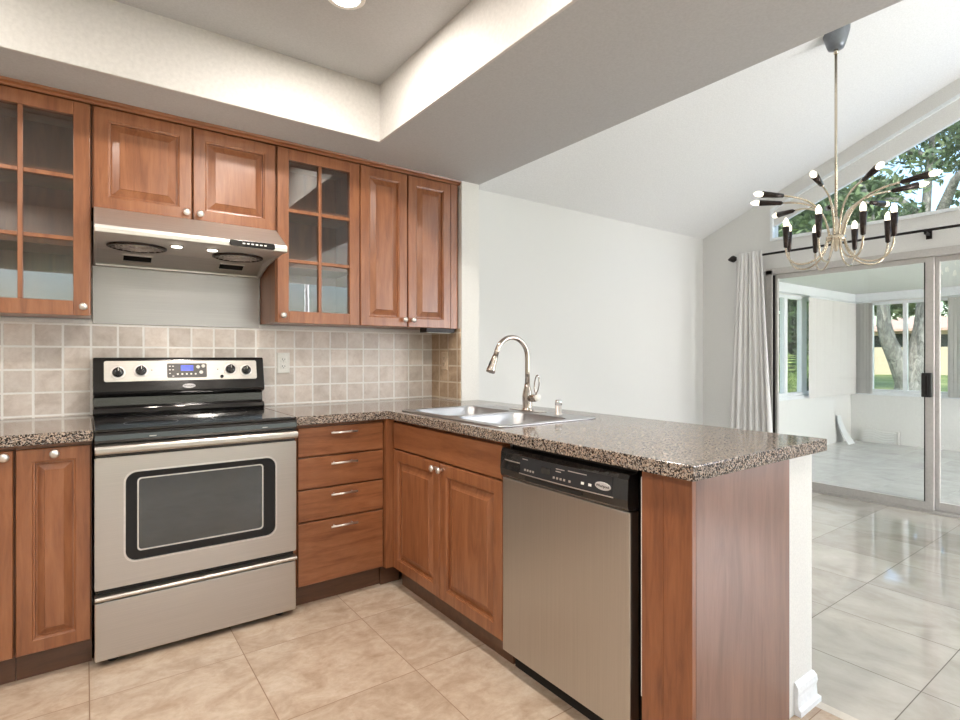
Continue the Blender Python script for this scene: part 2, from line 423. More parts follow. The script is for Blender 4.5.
# back wall (kitchen + dining), wing wall, peninsula wall
b = MB().box(-2.4, 5.30, 0, .14, 0, 2.6).build('wall_back', M['wall_d']); struct(b, 'white back wall')
b = MB().box(1.895, 2.03, -.36, 0, .9152, CZ).build('wall_wing', M['wall']); struct(b, 'short white wing wall beside the cabinets')
b = MB().box(1.80, 2.015, -2.354, 0, 0, .8725).build('wall_peninsula', M['wall']); struct(b, 'white half wall behind the peninsula')
# baseboard with a profile around the end of the half wall
prof = [(0,.0),(.022,.0),(.022,.018),(.013,.026),(.011,.06),(.014,.075),(.012,.092),(.005,.105),(0,.108)]
b = MB()
b.prism([(-2.354-p[0], p[1]) for p in prof], 'x', 1.885, 2.015+.0)
b.prism([(2.015+p[0], p[1]) for p in prof], 'y', -2.354, -.001)
# corner fill
def corner(bm):
    for i in range(len(prof)-1):
        (a, z), (c, z2) = prof[i], prof[i+1]
        bm.add([(2.015,-2.354-a,z),(2.015+a,-2.354-a,z),(2.015+a,-2.354,z),(2.015,-2.354-c,z2),(2.015+c,-2.354-c,z2),(2.015+c,-2.354,z2)],
               [(0,1,4,3),(1,2,5,4)])
corner(b)
struct(b.build('baseboard_peninsula', M['trimw']), 'white moulded baseboard at the half wall end')
b = MB().prism([(-p[0]-.0005, p[1]+.0005) for p in prof], 'x', 2.04, 5.15); struct(b.build('baseboard_back', M['trimw']))
b = MB().box(5.146, 5.1595, -.66, -.015, .0005, .10); struct(b.build('baseboard_right', M['trimw'], bev=.003))

# side and front walls of the large room
b = MB().box(-2.52, -2.4, -6.6, 0, 0, 2.7).build('wall_left', M['wall']); struct(b)
# front wall (behind the photographer) with an unseen window made wide for more light
b = MB(); b.box(-2.4, -1.2, -6.72, -6.6, 0, 4.0).box(4.4, 5.30, -6.72, -6.6, 0, 4.0).box(-1.2, 4.4, -6.72, -6.6, 0, .4).box(-1.2, 4.4, -6.72, -6.6, 2.6, 4.0)
struct(b.build('wall_front', M['wall']))
wn = MB()
for x in (-1.2, .2, 1.6, 3.0, 4.34): wn.box(x, x+.06, -6.70, -6.64, .4, 2.6)
wn.box(-1.2, 4.4, -6.70, -6.64, .4, .46).box(-1.2, 4.4, -6.70, -6.64, 2.54, 2.6)
w4 = struct(wn.build('window_4', M['alu_w'])); 
MB().box(-1.14, 4.34, -6.672, -6.668, .46, 2.54).build('pane', M['glassw'], w4)

# kitchen ceiling with tray
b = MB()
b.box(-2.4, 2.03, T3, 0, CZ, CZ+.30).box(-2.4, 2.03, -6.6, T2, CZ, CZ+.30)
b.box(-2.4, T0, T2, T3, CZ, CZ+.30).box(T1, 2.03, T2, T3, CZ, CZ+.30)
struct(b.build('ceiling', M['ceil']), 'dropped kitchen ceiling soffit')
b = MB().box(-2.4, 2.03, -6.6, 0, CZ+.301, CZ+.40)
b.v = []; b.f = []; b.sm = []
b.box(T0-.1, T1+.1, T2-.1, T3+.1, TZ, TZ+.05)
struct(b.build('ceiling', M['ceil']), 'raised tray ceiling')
# white faces of the tray and its bead
b = MB(); e = .006
b.box(T0, T1, T3-e, T3, CZ-.004, TZ).box(T0, T1, T2, T2+e, CZ-.004, TZ)
b.box(T0, T0+e, T2+e, T3-e, CZ-.004, TZ).box(T1-e, T1, T2+e, T3-e, CZ-.004, TZ)
struct(b.build('trim_3', M['tray']), 'white painted tray side')
b = MB(); e2 = .014
b.box(T0, T1, T3-e2, T3-e, CZ-.006, CZ+.006).box(T1-e2, T1-e, T2+e, T3-e2, CZ-.006, CZ+.006)
struct(b.build('trim_4', M['tray'], bev=.003), 'bead along the tray edge')
# beam side up to the vault
b = MB().prism([(0,CZ+.3005),(0,2.62),(-3.3,vz(-3.3)+.1),(-6.6,2.62),(-6.6,CZ+.3005)], 'x', 1.95, 2.03)
b.v = [v + Vector((0,0,0)) for v in b.v]
struct(b.build('wall_beam', M['wall_d']), 'white wall above the dropped ceiling edge')
# vault
b = MB().prism([(0.0,2.41),(-3.3,vz(-3.3)),(-6.6,2.41),(-6.6,2.53),(-3.3,vz(-3.3)+.12),(0,2.53)], 'x', 2.03, 5.30)
struct(b.build('ceiling', M['vault']), 'sloping white vaulted ceiling')

# window wall x = WX..WX+.14 with door opening and gable window opening
DY0, DY1, DZ = -.664, -3.12, 2.00        # sliding door opening
GY0, GZ, GOF = -.692, 2.268, .125       # gable window
def gz(y): return vz(y) - GOF
b = MB()
X0, X1 = WX, WX+.14
b.box(X0, X1, DY0, 0, 0, DZ)                                   # left of door
b.box(X0, X1, -6.6, DY1, 0, DZ)                                 # beyond door
b.box(X0, X1, -6.6, 0, DZ, GZ)                                  # header
b.prism([(0,GZ),(0,2.42),(GY0,vz(GY0)+.01),(GY0,GZ)], 'x', X0, X1)
b.prism([(GY0,gz(GY0)),(GY0,vz(GY0)+.01),(-3.3,vz(-3.3)+.01),(-3.3,gz(-3.3))], 'x', X0, X1)
b.prism([(-3.3,gz(-3.3)),(-3.3,vz(-3.3)+.01),(-5.9,vz(-5.9)+.01),(-5.9,gz(-5.9))], 'x', X0, X1)
b.prism([(-5.9,GZ),(-5.9,vz(-5.9)+.01),(-6.6,2.42),(-6.6,GZ)], 'x', X0, X1)
struct(b.build('wall_right', M['wall_d']), 'white gable wall with window and sliding door')
# gable window frame and pane
def ribbon(bm, pts, wdt, x0, x1):
    """polygon ring: pts outer (y,z), inner offset towards centroid side by wdt (convex)."""
    n = len(pts); inn = []
    for i in range(n):
        p = Vector(pts[i]); a = (Vector(pts[i-1]) - p).normalized(); c = (Vector(pts[(i+1)%n]) - p).normalized()
        bis = (a + c); s_ = abs(a.x*c.y - a.y*c.x)
        inn.append(p + bis * (wdt / max(s_, .05)))
    for i in range(n):
        j = (i+1) % n
        bm.prism([tuple(pts[i]), tuple(pts[j]), tuple(inn[j]), tuple(inn[i])], 'x', x0, x1)
    return inn
gp = [(GY0,GZ),(GY0,gz(GY0)),(-3.3,gz(-3.3)),(-5.9,gz(-5.9)),(-5.9,GZ)]
BW = .165
gq = [(y, z - (BW if i in (1,2,3) else 0)) for i, (y, z) in enumerate(gp)]
b = MB(); ribbon(b, gp, .024, WX-.022, WX+.02); ribbon(b, gq, .008, WX+.014, WX+.034)
b.box(WX+.012, WX+.04, -3.33, -3.27, GZ, gz(-3.3)-BW)
wg = struct(b.build('window_1', M['alu_w']), 'white framed gable window')
for (ya, yb) in ((GY0,-3.3),(-3.3,-5.9)):
    MB().prism([(ya,gz(ya)-.004),(yb,gz(yb)-.004),(yb,gz(yb)-BW-.001),(ya,gz(ya)-BW-.001)], 'x', WX+.004, WX+.03).build('head_board', M['wall_d'], wg)
MB().prism([tuple(p) for p in gq], 'x', WX+.020, WX+.024).build('pane', M['glassw'], wg)

# sliding glass door
dr = thing('door_1', 'aluminium framed sliding glass door to the sunroom', 'door', (WX+.05, -1.9, 0)); dr['kind'] = 'structure'
b = MB()
b.box(WX-.012, WX+.10, DY0-.045, DY0+.018, 0, DZ-.001).box(WX-.012, WX+.10, DY1, DY1+.05, 0, DZ-.001)
b.box(WX-.012, WX+.10, DY1, DY0+.018, DZ-.045, DZ+.012).box(WX+.012, WX+.11, DY1+.05, DY0-.045, .0, .02)
b.build('frame', M['alu'], dr, bev=.003)
MB().box(WX-.004, WX+.012, DY0-.062, DY0-.0455, .03, DZ-.05).build('weather_strip', M['dark_gap'], dr)
def sash(nm, y0, y1, x0, x1, st, mat, lab=None):
    """y0>y1"""
    b = MB(); b.box(x0, x1, y0-st[0], y0, .022, 1.953).box(x0, x1, y1, y1+st[1], .022, 1.953)
    b.box(x0, x1, y1+st[1], y0-st[0], .022, .085).box(x0, x1, y1+st[1], y0-st[0], 1.915, 1.953)
    o = b.build(nm, mat, dr, bev=.002)
    MB().box((x0+x1)/2-.003, (x0+x1)/2+.003, y1+st[1], y0-st[0], .085, 1.915).build('pane', M['glassd'], o)
    g_ = MB().box(x0-.0006, x0+.004, y1+st[1], y1+st[1]+.007, .085, 1.915).build('gasket', M['dark_gap'], o)
    return o
s1 = sash('sliding_panel', -.71, -1.893, WX+.015, WX+.045, (.035,.052), M['alu'])
s2 = sash('fixed_panel', -1.862, -3.07, WX+.060, WX+.090, (.055,.035), M['alu'])
MB().box(WX-.028, WX+.014, -1.888, -1.826, .885, 1.070).build('handle', M['black_matte'], s1, bev=.006)
MB().box(WX-.032, WX-.027, -1.866, -1.850, .905, 1.05).build('latch_plate', M['dark_metal'], s1, bev=.001)

# sunroom shell: left wall (y=0) with window, far wall x=8.92
SX, SZ = 8.92, 2.075
SB, ST = .700, 1.955
b = MB().box(5.30, SX+.12, 0, .12, -.05, SB).box(5.30, SX+.12, 0, .12, ST, 2.2).box(5.30, 5.75, 0, .12, SB, ST).box(8.60, SX+.12, 0, .12, SB, ST)
struct(b.build('wall_sunroom_left', M['sun_wall']), 'low white sunroom wall under the side window')
b = MB().box(SX, SX+.12, -6.6, 0, -.05, SB).box(SX, SX+.12, -6.6, 0, ST, 2.2).box(SX, SX+.12, -.2, 0, SB, ST).box(SX, SX+.12, -6.6, -6.2, SB, ST)
struct(b.build('wall_sunroom_right', M['sun_wall']), 'low white sunroom wall under the far window')
b = MB().box(5.30, SX+.12, -6.72, -6.6, 0, 2.2); struct(b.build('wall_sunroom_front', M['sun_wall']))
b = MB().box(5.30, SX+.3, -6.72, .3, SZ, SZ+.1); struct(b.build('ceiling', M['sun_ceil']), 'pale flat sunroom ceiling')
b = MB().box(5.31, SX-.09, -.09, -.0005, 1.965, SZ-.0005).box(SX-.09, SX-.0005, -6.59, -.0005, 1.965, SZ-.0005)
struct(b.build('trim_5', M['alu_w']), 'white valance band round the sunroom')
b = MB().box(5.31, SX-.03, -.03, -.0005, .655, .70).box(SX-.03, SX-.0005, -6.59, -.0005, .655, .70)
struct(b.build('trim_6', M['alu_w'], bev=.004), 'white window sill round the sunroom')
def win_y(nm, xs, ):
    b = MB(); b.box(5.75, 8.60, .002, .058, SB, SB+.04).box(5.75, 8.60, .002, .058, ST-.04, ST)
    for x0, x1 in xs: b.box(x0, x1, .002, .058, SB+.04, ST-.04)
    o = struct(b.build(nm, M['alu_w'], bev=.003)); MB().box(5.78, 8.58, .028, .032, SB+.04, ST-.04).build('pane', M['glassw'], o); return o
win_y('window_2', [(5.75,5.83),(6.925,7.01),(7.38,7.53),(8.52,8.60)])['label'] = 'side window of the sunroom'
b = MB(); b.box(SX+.03, SX+.09, -6.2, -.2, SB, SB+.035).box(SX+.03, SX+.09, -6.2, -.2, ST-.04, ST)
for y0, y1 in [(-.26,-.2),(-.655,-.607),(-1.18,-1.10),(-1.75,-1.70),(-2.3,-2.22),(-3.3,-3.22),(-4.3,-4.22),(-5.3,-5.22),(-6.2,-6.12)]:
    b.box(SX+.03, SX+.09, y0, y1, SB+.035, ST-.04)
o = struct(b.build('window_3', M['alu_w'], bev=.003), 'far window of the sunroom'); MB().box(SX+.058, SX+.062, -6.19, -.22, SB+.035, ST-.04).build('pane', M['glassw'], o)

# backsplash tiles
b = MB().box(-2.4, 1.895, -.010, -.0002, .9155, 1.352).build('wall_backsplash', M['tile_b']); struct(b, 'beige tumbled stone tile backsplash')
b = MB().box(1.886, 1.8948, -.352, -.0105, .9155, 1.372).build('wall_backsplash', M['tile_s']); struct(b, 'brown tumbled stone tile on the wing wall')
b = MB().box(-2.4, 1.8855, -.012, -.0002, 1.3525, 1.369).build('trim_7', M['wall']); struct(b, 'painted strip above the tiles')

# ================================================================== WALL CABINETS
YD = -.3358          # front of the upper doors
ZB, ZT = 1.370, 2.2757
RP = lambda y, st=.055, bw=.030: [(0, y+.004), (.003, y), (st-.004, y), (st-.001, y+.004), (st+.004, y+.005), (st+.006, y+.015), (st+.011, y+.015), (st+.009+bw, y+.004), (st+.011+bw, y+.0015), (st+.014+bw, y+.0015)]
def knob(parent, p, axis, flat=1.0):
    b = MB().lathe([(.0065,0),(.0065,.010),(.0055,.014),(.013,.019),(.0155,.024),(.0150,.029),(.010,.033),(.002,.0345)], p, axis, 20)
    return b.build('knob', M['nickel'], parent)
def rp_door(parent, fr, x0, x1, z0, z1, y=YD, th=.02, st=.055, bw=.030, kn=None, mat='wood'):
    b = MB(fr); b.panel(x0, x1, z0, z1, y+th, RP(y, st, bw))
    d = b.build('door', M[mat], parent)
    if kn:
        p = fr @ Vector((kn[0], y-.0002, kn[1]))
        ax = '-y' if abs((fr.to_3x3() @ Vector((0,-1,0))).y) > .5 else '-x'
        knob(d, p, ax)
    return d
def glass_door(parent, x0, x1, kn):
    st, mu = .058, .0175
    b = MB()
    y0, y1 = YD, YD+.02
    gx0, gx1, gz0, gz1 = x0+st, x1-st, 1.432, ZT-.058
    b.box(x0, gx0, y0, y1, ZB, ZT).box(gx1, x1, y0, y1, ZB, ZT).box(gx0, gx1, y0, y1, ZB, gz0).box(gx0, gx1, y0, y1, gz1, ZT)
    xm = (gx0+gx1)/2
    b.box(xm-mu/2, xm+mu/2, y0+.003, y1-.002, gz0, gz1)
    hs = (gz1-gz0)/3
    for i in (1, 2):
        zz = gz0 + hs*i
        b.box(gx0, xm-mu/2, y0+.003, y1-.002, zz-mu/2, zz+mu/2).box(xm+mu/2, gx1, y0+.003, y1-.002, zz-mu/2, zz+mu/2)
    d = b.build('door', M['wood'], parent, bev=.0025)
    MB().box(gx0-.004, gx1+.004, y1-.0018, y1+.0015, gz0-.004, gz1+.004).build('glass_pane', M['glassc'], d)
    knob(d, (kn[0], y0-.0002, kn[1]), '-y')
    return d
def carcass(parent, x0, x1, z0, z1, open_=False, y1=-.0125, mat='wood', nsh=2):
    yf = YD+.022; t = .018
    b = MB()
    if not open_:
        b.box(x0, x1, yf, y1, z0, z1)
    else:
        b.box(x0, x0+t, yf, y1, z0, z1).box(x1-t, x1, yf, y1, z0, z1).box(x0+t, x1-t, yf, y1, z0, z0+t).box(x0+t, x1-t, yf, y1, z1-t, z1)
        b.box(x0+t, x1-t, y1-.008, y1, z0+t, z1-t)
    o = b.build('body', M[mat], parent)
    if open_:
        for i in range(nsh):
            zz = z0 + (z1-z0)*(i+1)/(nsh+1)
            MB().box(x0+t+.001, x1-t-.001, yf+.02, y1-.009, zz-.009, zz+.009).build('shelf', M['wood_in'], parent)
    return o
c1 = thing('wall_cabinet', 'wooden wall cabinet with glass panes left of the range hood', 'cabinet', (-.24, -.17, ZB))
carcass(c1, -.476, -.008, ZB+.004, ZT+.004, True)
glass_door(c1, -.472, -.012, (-.035, 1.407))
c2 = thing('wall_cabinet', 'short wooden two-door wall cabinet directly above the range hood', 'cabinet', (.38, -.17, 1.84))
carcass(c2, -.006, .764, 1.842, ZT+.004)
rp_door(c2, FY(0), 0, .378, 1.839, ZT, kn=(.353, 1.868)); rp_door(c2, FY(0), .384, .760, 1.839, ZT, kn=(.411, 1.868))
c3 = thing('wall_cabinet', 'wooden wall cabinet with one six-pane glass door right of the range hood', 'cabinet', (.99, -.17, ZB))
carcass(c3, .766, 1.221, ZB+.004, ZT+.004, True)
glass_door(c3, .770, 1.219, (.795, 1.407))
c4 = thing('wall_cabinet', 'wooden wall cabinet with two tall narrow solid doors next to the white wing wall', 'cabinet', (1.55, -.17, ZB))
carcass(c4, 1.223, 1.884, ZB+.004, ZT+.004)
rp_door(c4, FY(0), 1.225, 1.521, ZB, ZT, kn=(1.497, 1.412)); rp_door(c4, FY(0), 1.529, 1.829, ZB, ZT, kn=(1.553, 1.412))
MB().box(1.832, 1.884, YD+.004, YD+.0215, ZB, ZT+.003).build('filler_strip', M['wood'], c4, bev=.001)
MB().box(-.006, .764, YD+.0005, YD+.0215, 1.8, 1.8005)
cr = MB().prism([(YD+.022,ZT+.0045),(YD-.004,ZT+.0045),(YD-.010,ZT+.012),(YD-.022,ZT+.018),(YD-.024,CZ-.0005),(YD+.022,CZ-.0005)], 'x', -.80, 1.8945)
tag(cr.build('crown_molding', M['wood_h']), 'thin wooden crown molding between the wall cabinets and the ceiling', 'molding')
ul = thing('under_cabinet_light', 'dark slim light fixture under the right-hand end wall cabinet', 'light', (1.78, -.2, 1.35))
MB().box(1.66, 1.865, -.325, -.24, 1.344, 1.3735).build('housing', M['dark_metal'], ul, bev=.003)
MB().box(1.68, 1.845, -.315, -.25, 1.3415, 1.3438).build('diffuser', M['white'], ul)

# ================================================================== BASE CABINETS
YB = -.635; Z0, ZK = .1075, .857
def handle(parent, fr, xc, z, y, L=.134):
    z += .012
    b = MB(fr)
    b.tube([(xc-L/2, y-.028, z), (xc+L/2, y-.028, z)], .0052, 12)
    b.tube([(xc-L*.34, y+.0005, z), (xc-L*.34, y-.028, z)], .004, 8).tube([(xc+L*.34, y+.0005, z), (xc+L*.34, y-.028, z)], .004, 8)
    return b.build('handle', M['nickel'], parent)
def base_body(parent, fr, x0, x1, depth=.585, y=YB, kick=.055, z1=.872):
    b = MB(fr); b.box(x0, x1, y+.022, y+depth, .105, z1).build('body', M['wood'], parent)
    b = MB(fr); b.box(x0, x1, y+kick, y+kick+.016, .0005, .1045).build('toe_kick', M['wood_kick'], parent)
a1 = thing('base_cabinet', 'narrow wooden base cabinet with one tall door immediately left of the stove', 'cabinet', (-.12, -.35, 0))
base_body(a1, FY(0), -.234, -.008)
rp_door(a1, FY(0), -.232, -.011, Z0, ZK, YB, st=.050, bw=.022, kn=(-.121, .836))
a2 = thing('base_cabinet', 'wooden base cabinet cut off by the left edge of the photo', 'cabinet', (-.46, -.35, 0))
base_body(a2, FY(0), -.70, -.236)
rp_door(a2, FY(0), -.694, -.239, Z0, ZK, YB, kn=(-.262, .836))
a3 = thing('base_cabinet', 'wooden base cabinet with a stack of four drawers right of the stove', 'cabinet', (1.0, -.35, 0))
base_body(a3, FY(0), .766, 1.222)
for z0, z1 in ((.719, .857), (.5645, .711), (.411, .558), (.1075, .403)):
    b = MB(); b.panel(.781, 1.2184, z0, z1, YB+.02, [(0, YB+.003), (.003, YB)])
    d = b.build('drawer', M['wood_h'], a3)
    handle(d, FY(0), 1.0, z1-.043 if z1 < .6 or z1 > .8 else z1-.045, YB)
XP = 1.26
FP = lambda y0: FX(XP, y0)
a4 = thing('base_cabinet', 'wooden sink base cabinet with a plain false front above two doors', 'cabinet', (1.5, -1.12, 0))
fr = FX(XP, -.667)
# local x = distance along -y, local y: 0 at door front
def base_body_x(parent, y0, y1, kick=.055, depth=.535):
    MB().box(XP+.022, XP+depth, y1, y0, .105, .70).build('body', M['wood'], parent)
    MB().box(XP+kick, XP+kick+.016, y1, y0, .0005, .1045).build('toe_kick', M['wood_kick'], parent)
MB().box(XP+.022, XP+.040, -1.5745, -.66, .7005, .8715).build('top_rail', M['wood'], a4)
base_body_x(a4, -.66, -1.5745)
b = MB(fr); b.panel(0, .905, .724, .857, .02, [(0,.003),(.003,0)]); b.build('false_front', M['wood_h' ] if False else wood('maple_along_y', 'y'), a4)
for (x0, x1, kx) in ((0, .450, .425), (.455, .905, .480)):
    b = MB(fr); b.panel(x0, x1, .105, .716, .02, RP(0)); d = b.build('door', M['wood'], a4)
    knob(d, fr @ Vector((kx, -.0002, .690)), '-x')
# corner filler and hidden corner carcass
cf = thing('corner_filler', 'wooden filler post in the inner corner between drawers and sink cabinet', 'filler', (1.25, -.62, 0))
MB().box(1.2225, 1.281, -.6595, -.613, .105, .872).build('post', M['wood'], cf)
MB().box(1.2225, 1.33, -.596, -.58, .0005, .1045).build('toe_kick', M['wood_kick'], cf)

# end panel unit right of the dishwasher
ep = thing('end_panel', 'tall wooden end panel closing the peninsula beside the dishwasher', 'panel', (1.5, -2.3, 0))
MB().box(XP, XP+.02, -2.290, -2.218, .0005, .872).build('filler_strip', wood('maple_filler', False, (138,84,52), (108,62,38), (154,98,64)), ep, bev=.0015)
MB().box(XP, XP+.0178, -2.378, -2.2905, .0005, .8722).build('front_edge', bpy.data.materials['maple_filler'], ep, bev=.0012)
MB().box(XP+.018, 1.7995, -2.378, -2.2905, .0005, .8722).build('side_panel', wood('maple_panel', False, (130,94,78), (110,76,62), (144,106,88), .7), ep, bev=.0015)  # daylight reflection on the side panel put into its greyed maple colour
MB().box(XP+.03, 1.7995, -2.2885, -2.236, .0005, .872).build('inner_panel', M['wood_in'], ep)

# ================================================================== COUNTERTOPS
def slab(name, xs, ys, inside, z0, z1, mat):
    bm = bmesh.new(); cache = {}
    def V(i, j, z):
        k = (i, j, z)
        if k not in cache: cache[k] = bm.verts.new((xs[i], ys[j], z))
        return cache[k]
    nx, ny = len(xs)-1, len(ys)-1
    ins = lambda i, j: 0 <= i < nx and 0 <= j < ny and inside(i, j)
    for i in range(nx):
        for j in range(ny):
            if not ins(i, j): continue
            bm.faces.new([V(i,j,z1),V(i+1,j,z1),V(i+1,j+1,z1),V(i,j+1,z1)])
            bm.faces.new([V(i,j+1,z0),V(i+1,j+1,z0),V(i+1,j,z0),V(i,j,z0)])
            for di, dj, a, c in ((-1,0,(i,j+1),(i,j)),(1,0,(i+1,j),(i+1,j+1)),(0,-1,(i,j),(i+1,j)),(0,1,(i+1,j+1),(i,j+1))):
                if not ins(i+di, j+dj): bm.faces.new([V(*a,z0),V(*c,z0),V(*c,z1),V(*a,z1)])
    bmesh.ops.recalc_face_normals(bm, faces=bm.faces)
    me = bpy.data.meshes.new(name); bm.to_mesh(me); bm.free(); me.materials.append(mat)
    o = bpy.data.objects.new(name, me); C.objects.link(o)
    m = o.modifiers.new('edge', 'BEVEL'); m.width = .0035; m.segments = 3; m.limit_method = 'ANGLE'; m.angle_limit = math.radians(40)
    return o
CT0, CT1 = .8737, .9150
YC = -.6634; XC = 1.2316; YE = -2.4003; XE = 2.022
SX0, SX1, SY0, SY1 = 1.300, 1.826, -1.518, -.716       # sink cut-out
xs = [.763, XC, SX0, SX1, 1.8855, XE]; ys = [YE, SY0, SY1, YC, -.3615, -.0115]
ys = sorted(ys)
def ins(i, j):
    x = (xs[i]+xs[i+1])/2; y = (ys[j]+ys[j+1])/2
    if SX0 < x < SX1 and SY0 < y < SY1: return False
    if x < XC and y < YC: return False
    if x > 1.8855 and y > -.3615: return False
    return True
tag(slab('countertop', xs, ys, ins, CT0, CT1, M['granite']), 'speckled granite L-shaped countertop running from the stove over the peninsula', 'countertop')
tag(slab('countertop', [-.72, -.003], [YC, -.0115], lambda i, j: True, CT0, CT1, M['granite']), 'speckled granite countertop piece left of the stove', 'countertop')

# ================================================================== STOVE
rg = thing('stove', 'stainless steel and black electric range with glass oven door', 'stove', (.38, -.35, 0))
RY = -.672
MB().box(.004, .756, RY+.03, -.03, .045, .904).build('body', M['black'], rg, bev=.004)
b = MB().box(0, .760, RY, RY+.028, .028, .252)
b.build('storage_drawer', M['steel'], rg, bev=.004)
dw_ = [o for o in C.objects if o.name.startswith('storage_drawer')][0]
b = MB().prism([(RY+.022,.252),(RY-.016,.262),(RY-.020,.270),(RY-.014,.2765),(RY+.022,.282)], 'x', 0, .760)
b.build('drawer_grip', M['steel'], dw_, bev=.002)
MB().box(.01,.75, RY+.012, RY+.029, .281, .299).build('drawer_gap', M['dark_gap'], rg)
# oven door: steel panel with window opening
def rrect(x0, x1, z0, z1, r, n=6):
    pts = []
    for cx, cz, a0 in ((x1-r,z0+r,-PI/2),(x1-r,z1-r,0),(x0+r,z1-r,PI/2),(x0+r,z0+r,PI)):
        for i in range(n+1): a = a0 + PI/2*i/n; pts.append((cx+r*math.cos(a), cz+r*math.sin(a)))
    return pts
def plate_hole(name, outer, inner, y0, y1, mat, parent, rout=.004):
    """ring plate facing -y between rounded rectangles (same vertex counts)."""
    b = MB(); n = len(inner)
    L = lambda pts, y: [(p[0], y, p[1]) for p in pts]
    b.rings([L(inner, y1), L(inner, y0+.002), L(inner, y0), L(outer, y0), L(outer, y1), L(inner, y1)], cap=False)
    return b.build(name, mat, parent)
DZ0, DZ1 = .300, .806
wx0, wx1, wz0, wz1 = .098, .668, .392, .742
od = plate_hole('oven_door', rrect(0,.760,DZ0,DZ1,.006), rrect(wx0,wx1,wz0,wz1,.040), RY, RY+.030, M['steel'], rg)
plate_hole('window_trim', rrect(wx0-.006,wx1+.006,wz0-.006,wz1+.006,.045), rrect(wx0+.001,wx1-.001,wz0+.001,wz1-.001,.039), RY-.0035, RY+.004, M['nickel'], od)
plate_hole('window_band', rrect(wx0,wx1,wz0,wz1,.040), rrect(wx0+.040,wx1-.052,wz0+.034,wz1-.026,.014), RY+.003, RY+.010, M['oven_band'], od)
plate_hole('inner_trim', rrect(wx0+.040,wx1-.052,wz0+.034,wz1-.026,.014), rrect(wx0+.045,wx1-.057,wz0+.039,wz1-.031,.012), RY+.0025, RY+.010, M['nickel'], od)
gp_ = rrect(wx0+.044,wx1-.056,wz0+.038,wz1-.030,.012)
b = MB().prism(gp_, 'y', RY+.006, RY+.012); b.build('oven_window', M['oven_glass'], od)
b = MB().prism([(RY+.018,.858),(RY-.004,.858),(RY-.030,.853),(RY-.036,.846),(RY-.036,.830),(RY-.028,.822),(RY+.0,.822),(RY+.018,.830)], 'x', 0.0, .760)
b.build('door_handle', M['steel'], od, bev=.003)
MB().box(.004, .756, RY+.004, RY+.029, .807, .8215).build('door_top_edge', M['black'], od)
# front lip of the cooktop
b = MB().prism([(RY+.03,.862),(RY-.004,.862),(RY-.012,.874),(RY-.010,.893),(RY+.000,.903),(RY+.03,.904)], 'x', -.001, .761)
b.build('front_rail', M['black'], rg, bev=.002)
for x in (.19, .62): MB().box(x-.012, x+.012, RY-.0125, RY-.010, .8785, .8815).build('vent_slot', M['nickel'], rg)  # glints on the black rail put in as small bright bars
ck = MB().box(-.001, .761, RY+.000, -.115, .9045, .9150).build('cooktop', M['black'], rg, bev=.003)
MB().box(.018, .742, RY+.018, -.150, .9151, .9165).build('ceramic_glass', M['black_glass'], ck)
for (cx, cy, r) in ((.20,-.51,.10),(.55,-.51,.115),(.20,-.27,.085),(.55,-.27,.085),(.38,-.22,.05)):
    b = MB(); n = 48
    ring = lambda rr, z: [(cx+rr*math.cos(2*PI*i/n), cy+rr*math.sin(2*PI*i/n), z) for i in range(n)]
    b.rings([ring(r,.9165), ring(r,.9168), ring(r-.0015,.9168), ring(r-.0015,.9165)], cap=False); b.build('burner_ring', plain('burner_ring_grey', (.10,.10,.10,1), .3) if 'burner_ring_grey' not in bpy.data.materials else bpy.data.materials['burner_ring_grey'], ck)
# backguard: riser, then console leaning forward
b = MB().prism([(-.030,.9155),(-.118,.9155),(-.128,.930),(-.118,.950),(-.086,.958),(-.084,1.002),(-.030,1.002)], 'x', 0, .760)
b.build('backguard_riser', M['black'], rg, bev=.003)
b = MB().prism([(-.030,1.0025),(-.092,1.0025),(-.128,1.016),(-.130,1.030),(-.098,1.180),(-.090,1.190),(-.030,1.190)], 'x', 0, .760)
bg_ = b.build('control_console', M['black'], rg, bev=.005, seg=3)
# front plane of the console: from (y=-.130,z=1.030) to (-.098,1.180)
sl = math.atan2(.032, .150)
def CP(x, s, off=0.0):   # s measured up the slope from z=1.030
    return Vector((x, -.130 + s*math.sin(sl) - off*math.cos(sl), 1.030 + s*math.cos(sl) + off*-math.sin(sl)*-1*0 + 0))
FM = Matrix.Translation((0,-.130,1.030)) @ Matrix.Rotation(-sl, 4, 'X')   # local z up the slope, -y outward
b = MB(FM); L = lambda pts, y: [(p[0], y, p[1]) for p in pts]
pl = rrect(.042,.722,.046,.147,.010)
b.rings([L(pl,.0), L(pl,-.004)]); sp_ = b.build('control_panel', M['steel'], bg_, bev=.0015)
for kx, kz in ((.097,.090),(.190,.097),(.590,.100),(.668,.093)):
    b = MB(FM)
    b.M = FM @ Matrix.Translation((kx,-.004,kz))
    b.lathe([(.031,0),(.031,.0008),(.028,.0010)], (0,0,0), '-y', 28); b.build('dial_ring', M['nickel'], sp_)
    b = MB(b.M); b.lathe([(.024,.001),(.023,.012),(.020,.018),(.010,.019)], (0,0,0), '-y', 28)
    b.box(-.0055,.0055,-.030,-.012,-.019,.021)
    kn_ = b.build('knob', M['black'], sp_)
    b = MB(b.M); b.box(-.0012,.0012,-.0305,-.030,.004,.019).build('pointer', M['white'], kn_)
b = MB(FM @ Matrix.Translation((0,-.004,0))); b.rings([L(rrect(.300,.478,.060,.132,.006),0), L(rrect(.300,.478,.060,.132,.006),-.0015)]); dp = b.build('display', plain('display_bezel', (.10,.09,.085,1), .3), sp_)
FD = FM @ Matrix.Translation((0,-.0056,0))
MB(FD).box(.360,.416,-.0006,0,.094,.122).build('screen', M['lcd'], dp)
